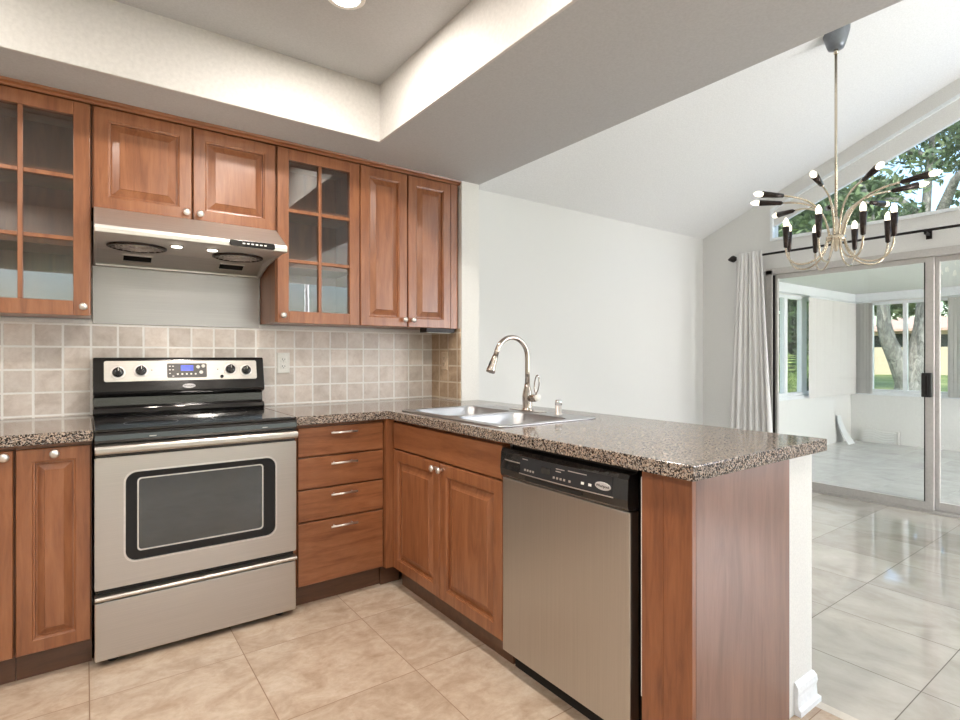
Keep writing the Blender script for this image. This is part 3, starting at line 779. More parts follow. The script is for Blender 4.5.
for q in range(5):
    MB(FD).box(.342+q*.020,.350+q*.020,-.0006,0,.074,.082).build('button', M['white'], dp)
for (x,z) in ((.312,.118),(.326,.118),(.312,.100),(.326,.100),(.312,.082),(.326,.068)):
    MB(FD).box(x-.004,x+.004,-.0006,0,z-.002,z+.002).build('button', M['nickel'], dp)
for (x,z) in ((.438,.114),(.462,.118),(.452,.086)):
    b = MB(FD @ Matrix.Translation((x,0,z))); b.lathe([(.009,0),(.009,.0008),(.006,.001)], (0,0,0), '-y', 16).build('button', M['nickel'], dp)
b = MB(FM @ Matrix.Translation((.548,-.004,.062))); b.lathe([(.009,0),(.008,.006),(.004,.007)], (0,0,0), '-y', 16).build('lock_button', M['black'], sp_)
for x_ in (.235,.530): MB(FM @ Matrix.Translation((x_,-.004,.100))).lathe([(.003,0),(.002,.001)], (0,0,0), '-y', 10).build('indicator', M['black_matte'], sp_)
def badge(parent, mat4, rx, rz, txt, rot, tsize, off):
    b = MB(mat4); n = 32
    E_ = lambda k, y: [(rx*k*math.cos(2*PI*i/n), y, rz*k*math.sin(2*PI*i/n)) for i in range(n)]
    b.rings([E_(1,0), E_(1,-.0015), E_(.92,-.0025)]); o = b.build('badge', M['badge'], parent)
    text_obj(txt, 'lettering', M['black_matte'], o, mat4 @ Vector((0,-.0028,0)), tsize, rot)
    return o
badge(bg_, FM @ Matrix.Translation((.395,-.0008,.018)), .029, .0115, 'Whirlpool', Matrix.Rotation(-sl,4,'X') @ ROT_Y, .0115, 0)
for x in (.06, .70):
    MB().lathe([(.018,0),(.018,.010),(.010,.014),(.010,.045)], (x, RY+.06, .0005), 'z', 14).build('foot', M['black_matte'], rg)

# ================================================================== RANGE HOOD
hd = thing('range_hood', 'stainless steel slanted under-cabinet range hood with two lights', 'range hood', (.38, -.27, 1.64))
b = MB().prism([(-.015,1.837),(-.352,1.837),(-.522,1.738),(-.540,1.728),(-.5445,1.714),(-.542,1.698),(-.530,1.6935),(-.520,1.6975),(-.13,1.6975),(-.030,1.648),(-.020,1.640),(-.015,1.640)], 'x', .001, .759)
hb = b.build('shell', M['steel_hood'], hd, bev=.002)
# curved end cheeks
for x0 in (.001, .748):
    b = MB().prism([(-.50,1.700),(-.34,1.690),(-.20,1.672),(-.11,1.650),(-.055,1.632),(-.016,1.630),(-.016,1.70)], 'x', x0, x0+.011)
    b.build('end_cheek', M['steel_hood'], hd, bev=.002)
MB().box(.012, .747, -.040, -.016, 1.6305, 1.6395).build('rear_rail', M['steel_hood'], hd, bev=.001)
b = MB(); b.rings([[(p[0], -.5455+0, p[1]) for p in rrect(.500,.700,1.699,1.727,.010)], [(p[0], -.551, p[1]) for p in rrect(.500,.700,1.699,1.727,.010)]])
cpd = b.build('control_pad', M['black'], hd, bev=.001)
for q in range(6): MB().box(.555+q*.019, .566+q*.019, -.5518, -.551, 1.711, 1.717).build('button', M['white'], cpd)
def fan(cx):
    b = MB(); cy = -.27
    b.lathe([(.118,0),(.118,.006),(.105,.010),(.104,.004)], (cx, cy, 1.6972), '-z', 36, cap=False)
    g = b.build('filter_ring', M['lamp_sleeve'], hd)
    MB().lathe([(.104,0),(.001,.0005)], (cx, cy, 1.6968), '-z', 32).build('fan_opening', M['black_matte'], hd)
    b = MB()
    for q in range(1, 5): b.lathe([(.104*q/5,0),(.104*q/5+.003,0),(.104*q/5+.003,.003),(.104*q/5,.003),(.104*q/5,0)], (cx, cy, 1.6920-.002*q*0), '-z', 32, cap=False)
    for q in range(18):
        a = 2*PI*q/18; b.tube([(cx+.012*math.cos(a), cy+.012*math.sin(a), 1.689), (cx+.106*math.cos(a), cy+.106*math.sin(a), 1.6905)], .0016, 6)
    b.lathe([(.02,0),(.018,.004),(.002,.006)], (cx, cy, 1.692), '-z', 16)
    b.build('fan_grille', M['nickel'], hd)
fan(.165); fan(.595)
for cx in (.308, .455):
    MB().lathe([(.029,0),(.029,.003),(.024,.004)], (cx, -.40, 1.6973), '-z', 24).build('lamp_bezel', M['chrome'], hd)
    MB().lathe([(.022,0),(.021,.003),(.004,.004)], (cx, -.40, 1.6935), '-z', 24).build('lamp_lens', M['hoodlamp'], hd)
    light('hood_lamp', 'SPOT', (cx, -.40, 1.684), 3.0, (1,.9,.78), .02)
VM = Matrix.Translation((0,-.13,1.6975)) @ Matrix.Rotation(math.atan2(-.0495,.10), 4, 'X')
for cx in (.178, .602):
    vb = MB(Matrix.Translation((cx,-.080,1.6727)) @ Matrix.Rotation(-math.atan2(.0495,.10), 4, 'X')); vb.box(-.058,.058,-.022,.022,-.0025,.001); v_ = vb.build('grease_cup', M['oven_band'], hd, bev=.001)
    vb = MB(vb.M); vb.box(-.062,.062,-.026,-.022,-.004,.0).box(-.062,.062,.022,.026,-.004,.0).build('cup_rim', M['nickel'], v_)
sp = MB().box(.0, .758, -.0165, -.0125, 1.3535, 1.6295)
tag(sp.build('splash_panel', M['steel_panel'], bev=.0008), 'flat stainless steel splash panel on the wall between hood and tiles', 'panel')

# ================================================================== SINK AND TAPS
sk = thing('kitchen_sink', 'double bowl stainless steel drop-in sink in the peninsula countertop', 'sink', (1.56, -1.117, .915))
def rr2(x0, x1, y0, y1, r, z, n=8): return [(p[0], p[1], z) for p in rrect(x0, x1, y0, y1, r, n)]
def curve_plate(name, outer, holes, z, th, mat, parent):
    cu = bpy.data.curves.new(name, 'CURVE'); cu.dimensions = '2D'; cu.fill_mode = 'BOTH'; cu.extrude = th/2; cu.bevel_depth = .0015; cu.bevel_resolution = 2
    for pts in [outer]+holes:
        s_ = cu.splines.new('POLY'); s_.points.add(len(pts)-1); s_.use_cyclic_u = True
        for q, p in zip(s_.points, pts): q.co = (p[0]-sk.location.x, p[1]-sk.location.y, 0, 1)
    t_ = bpy.data.objects.new('tmp', cu); C.objects.link(t_)
    dg = bpy.context.evaluated_depsgraph_get(); me = bpy.data.meshes.new_from_object(t_.evaluated_get(dg)); bpy.data.objects.remove(t_)
    me.materials.clear(); me.materials.append(mat); me.name = name
    o = bpy.data.objects.new(name, me); C.objects.link(o); o.parent = parent; o.location = (0, 0, z - parent.location.z); return o
bowls = [(1.325, 1.712, -1.102, -.735), (1.325, 1.712, -1.499, -1.132)]
curve_plate('rim', rrect(1.284, 1.842, -1.536, -.698, .03, 8), [rrect(*bw, .06, 8) for bw in bowls], .9185, .002, M['steel_sink'], sk)
for (x0, x1, y0, y1) in bowls:
    b = MB(); R = .06
    seq = [(0,.9195,R),(.001,.915,R),(.006,.905,R),(.012,.78,R),(.020,.752,R-.005),(.045,.738,R-.01),(.15,.734,.03)]
    b.rings([rr2(x0+i, x1-i, y0+i, y1-i, r, z) for i, z, r in seq], smooth=True)
    bo = b.build('bowl', M['steel_sink'], sk)
    cx, cy = (x0+x1)/2, (y0+y1)/2
    MB().lathe([(.045,.0),(.045,.003),(.036,.002),(.033,-.001),(.002,-.001)], (cx, cy, .7345), 'z', 24).build('drain', M['chrome'], bo)
fc = thing('kitchen_faucet', 'brushed nickel gooseneck pull-down faucet behind the sink', 'faucet', (1.785, -1.117, .9215))
FXx, FYy = 1.785, -1.117
b = MB().lathe([(.030,0),(.030,.006),(.026,.010),(.024,.018),(.025,.045),(.0265,.070),(.023,.095),(.0165,.118),(.0150,.135)], (FXx, FYy, .9215), 'z', 24)
b.build('body', M['faucet'], fc)
MB().prism([(p[0], p[1]) for p in rrect(FXx-.030, FXx+.030, FYy-.128, FYy+.128, .029, 8)], 'z', .9208, .9242).build('deck_plate', M['faucet'], fc, bev=.001)
R_, zc = .100, 1.190
path = [(FXx, FYy, 1.05), (FXx, FYy, 1.12), (FXx, FYy, zc)]
for i in range(1, 15): a = PI*i/16*1.02; path.append((FXx - R_ + R_*math.cos(a), FYy, zc + R_*math.sin(a)))
path.append((path[-1][0]-.010, FYy, path[-1][2]-.025))
b = MB().tube(path, .0125, 16); b.build('spout', M['faucet'], fc)
e = Vector(path[-1]); d = (Vector(path[-1]) - Vector(path[-2])).normalized()
hp = [e, e+d*.015, e+d*.045, e+d*.075, e+d*.085]
hdv = MB().tube(hp, [.0140,.0155,.0175,.0225,.0215], 18).build('spray_head', M['faucet'], fc)
MB().tube([e+d*.030+Vector((-.017,0,.004)), e+d*.052+Vector((-.0195,0,.004))], .004, 8).build('spray_button', M['black_matte'], hdv)
b = MB().tube([(FXx, FYy-.015, .985), (FXx, FYy-.055, .988), (FXx, FYy-.072, .990)], [.018,.019,.017], 18)
hv = b.build('valve', M['faucet'], fc)
lp = []
for i in range(17):
    a = -PI/2 + .35 + (2*PI-.7)*i/16
    lp.append((FXx, FYy-.066 + .017*math.cos(a)*(-1) - .004 + .012*math.sin(a)*-1*.5, 1.058 + .044*math.sin(a)))
lp = [(FXx, FYy-.062, .998)] + lp + [(FXx, FYy-.072, .998)]
MB().tube(lp, .0032, 10).build('handle_loop', M['faucet'], fc)
MB().lathe([(.017,0),(.0165,.012),(.009,.016)], (FXx, FYy-.072, .990), '-y', 18).build('handle_cap', M['white'], fc)
ag = thing('sink_air_gap', 'short chrome air gap cap on the sink deck beside the faucet', 'air gap', (1.79, -1.335, .9195))
MB().lathe([(.019,0),(.019,.004),(.0155,.005),(.0155,.044)], (1.79, -1.335, .9198), 'z', 20).build('base', M['nickel'], ag)
MB().lathe([(.0165,0),(.0165,.020),(.012,.026),(.002,.028)], (1.79, -1.335, .9642), 'z', 20).build('cap', M['chrome'], ag)

# ================================================================== DISHWASHER
dwt = thing('dishwasher', 'stainless steel dishwasher with black control panel built into the peninsula', 'dishwasher', (1.5, -1.875, 0))
DY = -1.577; DW = .600
fr = FX(XP, DY)
MB(fr).box(.006, DW-.006, .045, .53, .10, .868).build('tub', M['black_matte'], dwt)
MB(fr).box(.010, DW-.010, .055, .07, .0005, .095).build('toe_kick', M['dark_gap'], dwt)
b = MB(fr).box(0, DW, 0, .042, .078, .738); dd = b.build('door', M['steel_z'], dwt, bev=.004)
MB().box(XP+.004, XP+.03, DY-DW-.0395, DY-DW-.036, .22, .85).build('side_seal', M['white'], dwt)
# black console with bowed front and recessed grip
b = MB(fr)
n = 16; loops = []
for i in range(n+1):
    x = DW*i/n; bow = -.012*math.sin(PI*i/n)
    loops.append([(x, .042, .742), (x, -.004, .742), (x, -.010+bow, .752), (x, -.012+bow, .775), (x, -.008+bow*.6, .835), (x, -.001, .8495), (x, .042, .851)])
vs = [p for l in loops for p in l]; k7 = 7
fs = [(i*k7+j, i*k7+(j+1)%k7, (i+1)*k7+(j+1)%k7, (i+1)*k7+j) for i in range(n) for j in range(k7)] + [list(range(k7-1,-1,-1)), [n*k7+j for j in range(k7)]]
b.add(vs, fs); cs = b.build('control_console', M['black'], dwt, bev=.0015)
def cface(x, z, off=.0):  # local front y on console
    bow = -.012*math.sin(PI*x/DW)
    t = (z-.775)/.06; t = max(0, min(1, t))
    return (-.012+bow)*(1-t) + (-.008+bow*.6)*t - off
# raised keypad surround
def strip(x0, x1, z0, z1, off, th=.0015, seg=10):
    b = MB(fr); vs = []
    for i in range(seg+1):
        x = x0+(x1-x0)*i/seg
        for z, o in ((z0, off), (z0, off+th), (z1, off+th), (z1, off)): vs.append((x, cface(x, z)-o, z))
    fs = [(i*4+j, i*4+(j+1)%4, (i+1)*4+(j+1)%4, (i+1)*4+j) for i in range(seg) for j in range(4)] + [(3,2,1,0), tuple(seg*4+j for j in range(4))]
    return b.add(vs, fs)
kp = strip(.125, .545, .777, .836, .0002, .0012).build('keypad', plain('keypad_black', (.02,.022,.026,1), .3), cs)
strip(.122, .550, .7735, .7765, .0002, .0016).build('trim_line', M['nickel'], cs)
strip(.030, .120, .8075, .8105, .0002, .0025).build('vent_lip', M['nickel'], cs)
strip(.155, .430, .756, .7665, .0004, .0006).build('grip_recess', M['dark_gap'], cs)
for x in (.150,.165,.180,.195, .300,.316,.332,.348, .372):
    strip(x, x+.009, .788, .795, .0015, .0007, 1).build('button', M['nickel'], kp)
for x in (.425,.455): strip(x, x+.012, .792, .800, .0015, .0007, 1).build('button', M['white'], kp)
strip(.240, .285, .795, .818, .0015, .0005, 2).build('display_window', M['black_glass'], kp)
for (x0, x1, z) in ((.135,.165,.826),(.310,.350,.820),(.310,.335,.812),(.365,.445,.822)):
    strip(x0, x1, z, z+.0028, .0015, .0004, 2).build('print_line', M['nickel'], kp)
bp = fr @ Vector((.512, cface(.512,.802)-.0022, .802))
badge(cs, Matrix.Translation(bp) @ Matrix.Rotation(-PI/2,4,'Z'), .031, .0125, 'Whirlpool', ROT_X, .0125, 0)

# ================================================================== OUTLETS
def outlet(label, mat4, mat, w_=.072, h_=.118):
    o = thing('wall_outlet', label, 'outlet', mat4 @ Vector((0,0,0)))
    b = MB(mat4); b.panel(-w_/2, w_/2, -h_/2, h_/2, 0, [(0,-.002),(.004,-.006)]); p = b.build('cover_plate', M[mat], o)
    for s_ in (-1, 1):
        q = MB(mat4); q.panel(-.017, .017, s_*.0195-.0145, s_*.0195+.0145, -.006, [(0,-.0065),(.001,-.008)]); r = q.build('socket', M[mat], o)
        q = MB(mat4); q.box(-.008,-.0055,-.0084,-.008, s_*.0195-.003, s_*.0195+.006).box(.0055,.008,-.0084,-.008, s_*.0195-.003, s_*.0195+.005).box(-.002,.002,-.0084,-.008, s_*.0195-.010, s_*.0195-.006)
        q.build('slots', M['black_matte'], r)
    MB(mat4).lathe([(.003,.006),(.003,.0068),(.001,.007)], (0,0,0), '-y', 10).build('screw', M['nickel'], o)
outlet('white wall outlet on the tiles right of the stove', Matrix.Translation((.893, -.0102, 1.158)), 'white')
outlet('beige wall outlet on the brown tiles of the wing wall', Matrix.Translation((1.8858, -.175, 1.165)) @ Matrix.Rotation(-PI/2,4,'Z'), 'beige_pl')

# ================================================================== CEILING LAMP
rl = thing('recessed_light', 'round recessed ceiling light in the raised tray ceiling', 'ceiling light', (CANS[0][0], CANS[0][1], TZ-.006))
MB().lathe([(.056,0),(.072,0),(.076,.003),(.076,.006),(.056,.006),(.056,0)], (CANS[0][0], CANS[0][1], TZ-.0065), 'z', 40, cap=False).build('trim_ring', M['white'], rl)
MB().lathe([(.055,0),(.055,.003)], (CANS[0][0], CANS[0][1], TZ-.0038), 'z', 32).build('lens', M['can'], rl)

# ================================================================== CHANDELIER
HX, HY = 3.62, -1.82
ch = thing('chandelier', 'champagne metal chandelier with curved arms and lit candle bulbs over the dining area', 'chandelier', (HX, HY, 1.83))
ct = vz(HY)
cm = Matrix.Translation((HX, HY, ct-.004)) @ Matrix.Rotation(math.atan(.405)*-1*0, 4, 'X')
b = MB().lathe([(.074,-.03),(.072,.006),(.066,.030),(.050,.085),(.042,.105),(.020,.112)], (HX, HY, ct+.002), '-z', 28); b.build('canopy', M['grey_canopy'], ch)
b = MB().tube([(HX,HY,ct-.10),(HX,HY,1.90)], .0075, 12).lathe([(.012,0),(.012,.03)], (HX,HY,ct-.135), 'z', 14); b.build('rod', M['champagne'], ch)
b = MB().lathe([(.004,-.06),(.010,-.055),(.014,0),(.050,.004),(.052,.012),(.052,.030),(.044,.036),(.018,.04),(.016,.13),(.010,.15)], (HX,HY,1.885), 'z', 24); b.build('hub', M['champagne'], ch)
def bez(P, n=14):
    out = []
    for i in range(n+1):
        t = i/n; u = 1-t
        out.append(tuple(u**3*P[0][k]+3*u*u*t*P[1][k]+3*u*t*t*P[2][k]+t**3*P[3][k] for k in range(2)))
    return out
def arm(az, prof, tipdir):
    ca, sa = math.cos(az), math.sin(az)
    W = lambda r, z: (HX+r*ca, HY+r*sa, z)
    a = MB().tube([W(r, z) for r, z in prof], .0062, 10).build('arm', M['champagne'], ch)
    r, z = prof[-1]; dx, dz = tipdir
    pt = lambda s: W(r+dx*s, z+dz*s)
    MB().tube([pt(-.004), pt(.0), pt(.125)], [.008,.0125,.0195], 14).build('sleeve', M['lamp_sleeve'], a)
    MB().tube([pt(.122),pt(.130),pt(.146),pt(.160),pt(.172),pt(.181)], [.010,.014,.0170,.015,.009,.002], 14).build('bulb', M['bulb'], a)
lowp = bez([(.045,1.905),(.06,1.80),(.12,1.745),(.19,1.745)]) + bez([(.19,1.745),(.245,1.745),(.285,1.79),(.285,1.875)])[1:]
lown = bez([(.045,1.905),(.06,1.82),(.09,1.775),(.14,1.775)]) + bez([(.14,1.775),(.18,1.775),(.215,1.80),(.215,1.87)])[1:]
upp = bez([(.040,1.90),(.055,2.05),(.12,2.15),(.33,2.155)])
upn = bez([(.034,1.90),(.045,2.08),(.10,2.15),(.29,2.165)])
lown2 = bez([(.045,1.905),(.06,1.80),(.12,1.76),(.18,1.76)]) + bez([(.18,1.76),(.235,1.76),(.265,1.80),(.265,1.87)])[1:]
D2 = math.radians
for q, ph in enumerate((-95,-50,-8,35,80,120,160,-140)): arm(D2(ph-36), lowp if q % 3 else lown2, (0,1))
for q in range(9): arm(D2(-97+40*q-36), upp if q % 2 else upn, (.995,.05) if q % 2 else (.985,.17))

# ================================================================== CURTAIN
RX, RZ = 5.07, 2.140
rod = thing('curtain_rod', 'thin dark curtain rod with pointed finial above the sliding door', 'curtain rod', (RX, -1.8, RZ))
MB().tube([(RX,-.42,RZ),(RX,-3.45,RZ)], .0105, 12).build('pole', M['dark_metal'], rod)
MB().lathe([(.010,0),(.016,.006),(.012,.014),(.020,.022),(.034,.045),(.030,.062),(.014,.090),(.002,.105)], (RX,-.425,RZ), 'y', 16).build('finial', M['dark_metal'], rod)
for y in (-.52, -1.87, -3.3):
    MB().box(RX-.008, 5.155, y-.008, y+.008, RZ-.030, RZ-.012).box(5.150, 5.1598, y-.018, y+.018, RZ-.055, RZ+.01).lathe([(.0155,-.008),(.0155,.008)], (RX,y,RZ-.004), 'y', 12).build('bracket', M['dark_metal'], rod)
cn = MB(); NU, NV = 120, 30; vs = []
for j in range(NV+1):
    t = j/NV; z = RZ+.035 - (RZ+.035-.012)*t
    y0 = -.435 + .085*min(1, t*1.3); y1 = -.675 - .095*min(1, t*1.25)
    for i in range(NU+1):
        u = i/NU; ph = u*2*PI*7
        amp = .010 + .016*t
        xo = amp*math.sin(ph + .5*math.sin(3*t+u*5)) + .010*math.sin(ph*.37+2*t)
        vs.append((RX - .040 + xo*(1 if t > .02 else .9), y0+(y1-y0)*u + .004*math.sin(ph*2), z))
fs = [(j*(NU+1)+i, j*(NU+1)+i+1, (j+1)*(NU+1)+i+1, (j+1)*(NU+1)+i) for j in range(NV) for i in range(NU)]
cn.add(vs, fs, True); co = cn.build('curtain', M['curtain'])
sm_ = co.modifiers.new('thickness', 'SOLIDIFY'); sm_.thickness = .002
tag(co, 'gathered white curtain hanging at the left end of the rod', 'curtain')

# ================================================================== SUNROOM THINGS
def vblind(name, label, p0, p1, n, wid, ang, z0, z1):
    o = thing(name, label, 'blind', ((p0[0]+p1[0])/2, (p0[1]+p1[1])/2, z0))
    b = MB()
    for i in range(n):
        t = (i+.5)/n; cx = p0[0]+(p1[0]-p0[0])*t; cy = p0[1]+(p1[1]-p0[1])*t
        a = ang + .06*math.sin(i*2.1)
        dx, dy = math.cos(a)*wid/2, math.sin(a)*wid/2; nx, ny = -math.sin(a), math.cos(a)
        pts = [(cx-dx, cy-dy), (cx+nx*.006, cy+ny*.006), (cx+dx, cy+dy), (cx+nx*.008, cy+ny*.008)]
        b.prism(pts, 'z', z0, z1)
    b.build('slats', M['blind'], o)
    b = MB()
    b.tube([(p0[0],p0[1],z1+.008),(p1[0],p1[1],z1+.008)], .012, 8).build('headrail', M['alu_w'], o)
vblind('vertical_blind', 'closed white vertical blind covering the right part of the sunroom side window', (7.36,-.10), (8.80,-.10), 18, .088, -.12, .665, 1.94)
vblind('vertical_blind', 'stacked white vertical blind at the left end of the far sunroom window', (8.83,-.02), (8.83,-.29), 7, .075, 1.0, .675, 1.94)
vblind('vertical_blind', 'white vertical blind slats seen at the right edge beyond the door stile', (8.83,-1.12), (8.83,-1.42), 8, .075, 1.0, .675, 1.94)
# leaning curved board
b = MB(); vs = []
for j in range(9):
    t = j/8; lean = .14*(1-t)**1.8
    vs += [(8.38, -.030-lean, .0+.38*t), (8.60-.10*t, -.030-lean*1.0, .0+.38*t), (8.60-.10*t, -.022-lean, .0+.38*t), (8.38, -.022-lean, .0+.38*t)]
fs = [(i*4+j, i*4+(j+1)%4, (i+1)*4+(j+1)%4, (i+1)*4+j) for i in range(8) for j in range(4)] + [(3,2,1,0), (32,33,34,35)]
b.add([Vector(v)+Vector((0,0,-.009)) for v in vs], fs)
tag(b.build('leaning_board', M['board']), 'pale curved board leaning in the sunroom corner', 'board')
# low carved panel
cpn = thing('carved_panel', 'low white panel with wavy relief standing against the far sunroom wall', 'panel', (8.88,-.36,-.01))
pts = [(-.14,0),(-.14,.16)] + [(-.14-.42*i/12, .16+.06*math.exp(-((i-3.0)/2.2)**2)) for i in range(1,12)] + [(-.56,.15),(-.56,0)]
MB().prism([(p[0], p[1]-.0095) for p in pts], 'x', 8.87, 8.90).build('board', M['sun_wall'], cpn)
for k_ in range(4):
    MB().tube([(8.868, -.17-.36*i/16, .035+k_*.034+.020*math.sin(PI*i/8*1.0)) for i in range(17)], .004, 6).build('relief', M['board'], cpn)
MB().box(8.85,8.90,-.59,-.565,-.0095,.17).build('end_post', M['blind'], cpn)

# ================================================================== OUTSIDE
b = MB().add([(8.9,-40,-.12),(60,-40,-.12),(60,60,1.4),(8.9,60,-.12),(60,-40,1.4)], [(0,3,2,4)])
b = MB(); xs_ = [-12, 9.0, 14, 40, 90]; zs_ = [-.14, -.14, -.10, .55, 1.0]
vs = [(x, y, z) for x, z in zip(xs_, zs_) for y in (-50, 70)]
b.add(vs, [(i*2, i*2+1, i*2+3, i*2+2) for i in range(4)])
b.add([(v[0], v[1], v[2]-.2) for v in vs], [(i*2, i*2+1, i*2+3, i*2+2) for i in range(4)])
struct(b.build('ground', M['lawn']), 'sunlit green lawn outside')
def leaves(bm, centers, n, size, seed=0):
    rd = random.Random(seed)
    for _ in range(n):
        c, r = rd.choice(centers)
        while True:
            p = Vector((rd.uniform(-1,1), rd.uniform(-1,1), rd.uniform(-1,1)))
            if p.length < 1: break
        p = p.normalized()*(p.length**.5)
        q = Vector((c[0]+p.x*r[0], c[1]+p.y*r[1], c[2]+p.z*r[2]))
        d = Vector((rd.gauss(0,1), rd.gauss(0,1), rd.gauss(0,1))).normalized(); e_ = d.cross(Vector((rd.gauss(0,1), rd.gauss(0,1), rd.gauss(0,1)))).normalized()
        s_ = size*rd.uniform(.6,1.4)
        bm.add([q-d*s_, q+e_*s_*.4, q+d*s_, q-e_*s_*.4], [(0,1,2,3)])
# place helper: ray from the photographer's position at direction (u,v) and distance
def at(u, v, dep):
    r = (u-480)/FPX*dep; s, c = math.sin(THETA), math.cos(THETA)
    return Vector((-.030 + c*r + s*dep, -3.2057 - s*r + c*dep, 1.197 - (v-HOR)/FPX*dep))
tr = thing('tree', 'large pale-barked tree with forked trunk outside the far sunroom window', 'tree', tuple(at(913, 425, 11)))
D = 11
bmt = MB()
bmt.tube([at(912,425,D), at(913,400,D), at(914,385,D), at(916,372,D), at(920,350,D), at(924,325,D), at(926,290,D), at(924,240,D), at(928,180,D), at(935,110,D)], [.46,.36,.31,.27,.20,.17,.13,.09,.07,.04], 14)
bmt.tube([at(911,395,D), at(906,380,D), at(897,360,D), at(888,340,D), at(884,325,D), at(883,300,D), at(880,260,D), at(870,210,D), at(858,170,D)], [.24,.20,.16,.14,.13,.10,.08,.06,.03], 14)
bmt.tube([at(926,260,D), at(940,215,D), at(955,180,D-.6), at(985,150,D-1)], [.14,.11,.08,.05], 10)
bmt.tube([at(935,160,D), at(915,152,D), at(890,148,D+.5), at(868,160,D)], [.07,.06,.05,.02], 8)
bmt.tube([at(926,220,D), at(900,200,D), at(875,200,D+.5), at(850,210,D)], [.09,.06,.05,.02], 8)
bmt.build('trunk', M['bark'], tr)
cl = []
rd = random.Random(3)
for _ in range(70):
    u = rd.uniform(790, 1010); v = rd.uniform(-30, 262)
    if v < 300 - (u-770)*.0 : cl.append((at(u, v, rd.uniform(9.5, 13)), (rd.uniform(.45,.9),)*2+(rd.uniform(.25,.5),)))
for _ in range(16): cl.append((at(rd.uniform(866, 965), rd.uniform(262, 312), rd.uniform(11.5, 14)), (.40,.40,.26)))
bmt = MB(); leaves(bmt, cl, 21000, .080, 5)
tag(bmt.build('foliage', M['leaf'], tr), kind='stuff')
tr2 = thing('tree', 'leafy green tree filling the left corner of the gable window', 'tree', (14.9, 5.7, -.1))
bmt = MB().tube([at(800,395,19), at(802,330,19), at(810,250,19), at(815,190,19)], [.35,.28,.2,.08], 10).build('trunk', M['bark'], tr2)
cl = []
for _ in range(40):
    u = rd.uniform(735, 905); v = rd.uniform(175, 315); cl.append((at(u, v, rd.uniform(17, 21)), (rd.uniform(.5,1.1),)*2+(rd.uniform(.4,.7),)))
bmt = MB(); leaves(bmt, cl, 13000, .15, 6); tag(bmt.build('foliage', M['leaf'], tr2), kind='stuff')
# shrubs and palm outside the side window
def shrub(label, u, v0, v1, dep, wpx, n, size, mat, seed):
    base = at(u, v1, dep)
    o = thing('shrub', label, 'shrub', (base.x, base.y, -.14))
    rd = random.Random(seed); cl = []
    top = at(u, v0, dep).z
    for _ in range(14):
        du = rd.uniform(-wpx/2, wpx/2); z = rd.uniform(.1, top)
        p = at(u+du, 356, dep+rd.uniform(-.5,.5)); cl.append(((p.x,p.y,z), (.45,.45,.4)))
    b = MB(); leaves(b, cl, n, size, seed); tag(b.build('foliage', M[mat], o), kind='stuff')
    MB().tube([(base.x,base.y,-.14),(base.x+.05,base.y,top*.6)], [.04,.02], 8).build('stem', M['bark'], o)
shrub('tall dark green shrub behind the palm outside the side window', 800, 270, 400, 13, 60, 6000, .11, 'leaf_d', 11)
pm = thing('palm', 'palm with long arching pale green fronds outside the side window', 'palm', tuple(Vector(at(789,410,10.2)).xy.to_3d()+Vector((0,0,-.14))))
pb = at(789, 352, 10.2)
MB().tube([(pb.x,pb.y,-.14),(pb.x,pb.y,.35)], [.12,.09], 10).build('trunk', M['bark'], pm)
rd = random.Random(9)
for q in range(16):
    az = 2*PI*q/16 + rd.uniform(-.2,.2); L_ = rd.uniform(.8,1.5); b = MB(); up_ = rd.uniform(.7,1.7)
    P = []
    for i in range(11):
        t = i/10; P.append(Vector((pb.x+math.cos(az)*L_*t, pb.y+math.sin(az)*L_*t, .35+up_*math.sin(t*2.0)*.9 - .3*t*t)))
    b.tube(P, [.014*(1-i/12) for i in range(11)], 5)
    sd = Vector((-math.sin(az), math.cos(az), 0))
    for i in range(1, 11):
        for s_ in (-1, 1):
            for h in (0, .5):
                p = P[i-1].lerp(P[i], h); tg = (P[i]-P[i-1]).normalized(); e_ = p + sd*s_*.26*math.sin(PI*(i+.3)/11.5) + tg*.12 + Vector((0,0,-.10)); nrm = Vector((0,0,.0)) + tg*.016
                b.add([p-nrm, p+nrm, e_], [(0,1,2)])
    b.build('frond', M['frond'], pm)
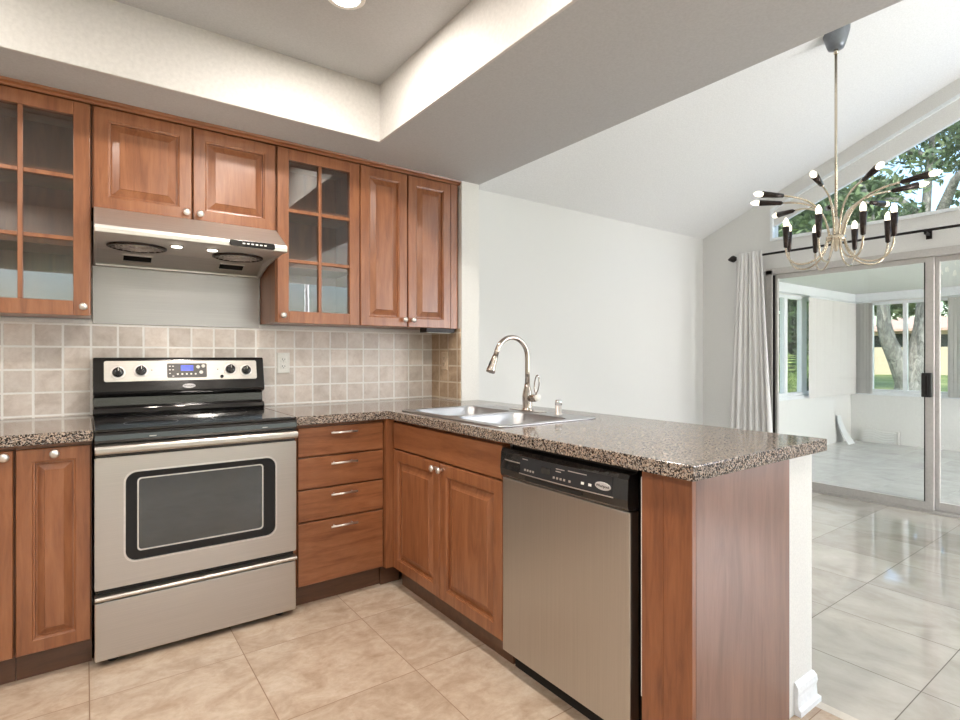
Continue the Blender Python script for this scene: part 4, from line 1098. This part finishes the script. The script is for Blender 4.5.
for q, (u_, dp_, ht_) in enumerate(((822, 54, 7.5), (905, 50, 8.5), (978, 52, 8))):
    p_ = at(u_, 356, dp_)
    ft = thing('tree', ('dark distant tree behind the left end of the house', 'dark distant tree behind the middle of the house', 'dark distant tree at the right edge beyond the house')[q], 'tree', (p_.x, p_.y, .3))
    MB().tube([(p_.x,p_.y,.3),(p_.x,p_.y,ht_*.6)], [.3,.15], 8).build('trunk', M['bark'], ft)
    rd_ = random.Random(40+q); cl_ = [((p_.x+rd_.uniform(-1.6,1.6), p_.y+rd_.uniform(-1.6,1.6), rd_.uniform(2.5, ht_)), (1.3,1.3,1.0)) for _ in range(12)]
    b = MB(); leaves(b, cl_, 1800, .30, 50+q); tag(b.build('foliage', M['leaf_d'], ft), kind='stuff')
# garden wall and house
def wall_line(u0, u1, dep0, dep1, z0, z1, th=.2):
    a = at(u0, 356, dep0); c = at(u1, 356, dep1); d = (c-a).normalized(); n_ = Vector((-d.y, d.x, 0))*th
    return [(a.x,a.y),(c.x,c.y),(c.x+n_.x,c.y+n_.y),(a.x+n_.x,a.y+n_.y)]
gw = MB().prism(wall_line(830, 985, 27, 24, 0, 0), 'z', -.1, 1.62); tag(gw.build('garden_wall', M['stucco']), 'tan stucco garden wall across the lawn', 'wall')
hs_ = thing('house', 'pale two storey house with clay roof behind the garden wall', 'house', tuple(at(915, 356, 36)))
hp_ = wall_line(868, 985, 38, 34, 0, 0, 6); MB().prism(hp_, 'z', .2, 2.85).build('wall', M['stucco_w'], hs_)
rp_ = wall_line(862, 990, 37.0, 33.2, 0, 0, 8); c_ = Vector((sum(p[0] for p in rp_)/4, sum(p[1] for p in rp_)/4))
b = MB(); b.rings([[(p[0],p[1],2.85) for p in rp_], [(p[0],p[1],3.0) for p in rp_], [(c_.x+(p[0]-c_.x)*.35, c_.y+(p[1]-c_.y)*.35, 3.9) for p in rp_]]); b.add([(p[0],p[1],2.85) for p in rp_], [(0,1,2,3)]); b.build('roof', M['roof'], hs_)
for (u0, u1, z0, z1) in ((872,884,1.7,2.6),(889,906,1.7,2.7),(909,922,1.7,2.7),(940,950,1.5,2.6)):
    q = wall_line(u0, u1, 38-(u0-868)/117*4-.45, 38-(u1-868)/117*4-.45, 0, 0, .1); MB().prism(q, 'z', z0, z1).build('window', M['winglass'], hs_)
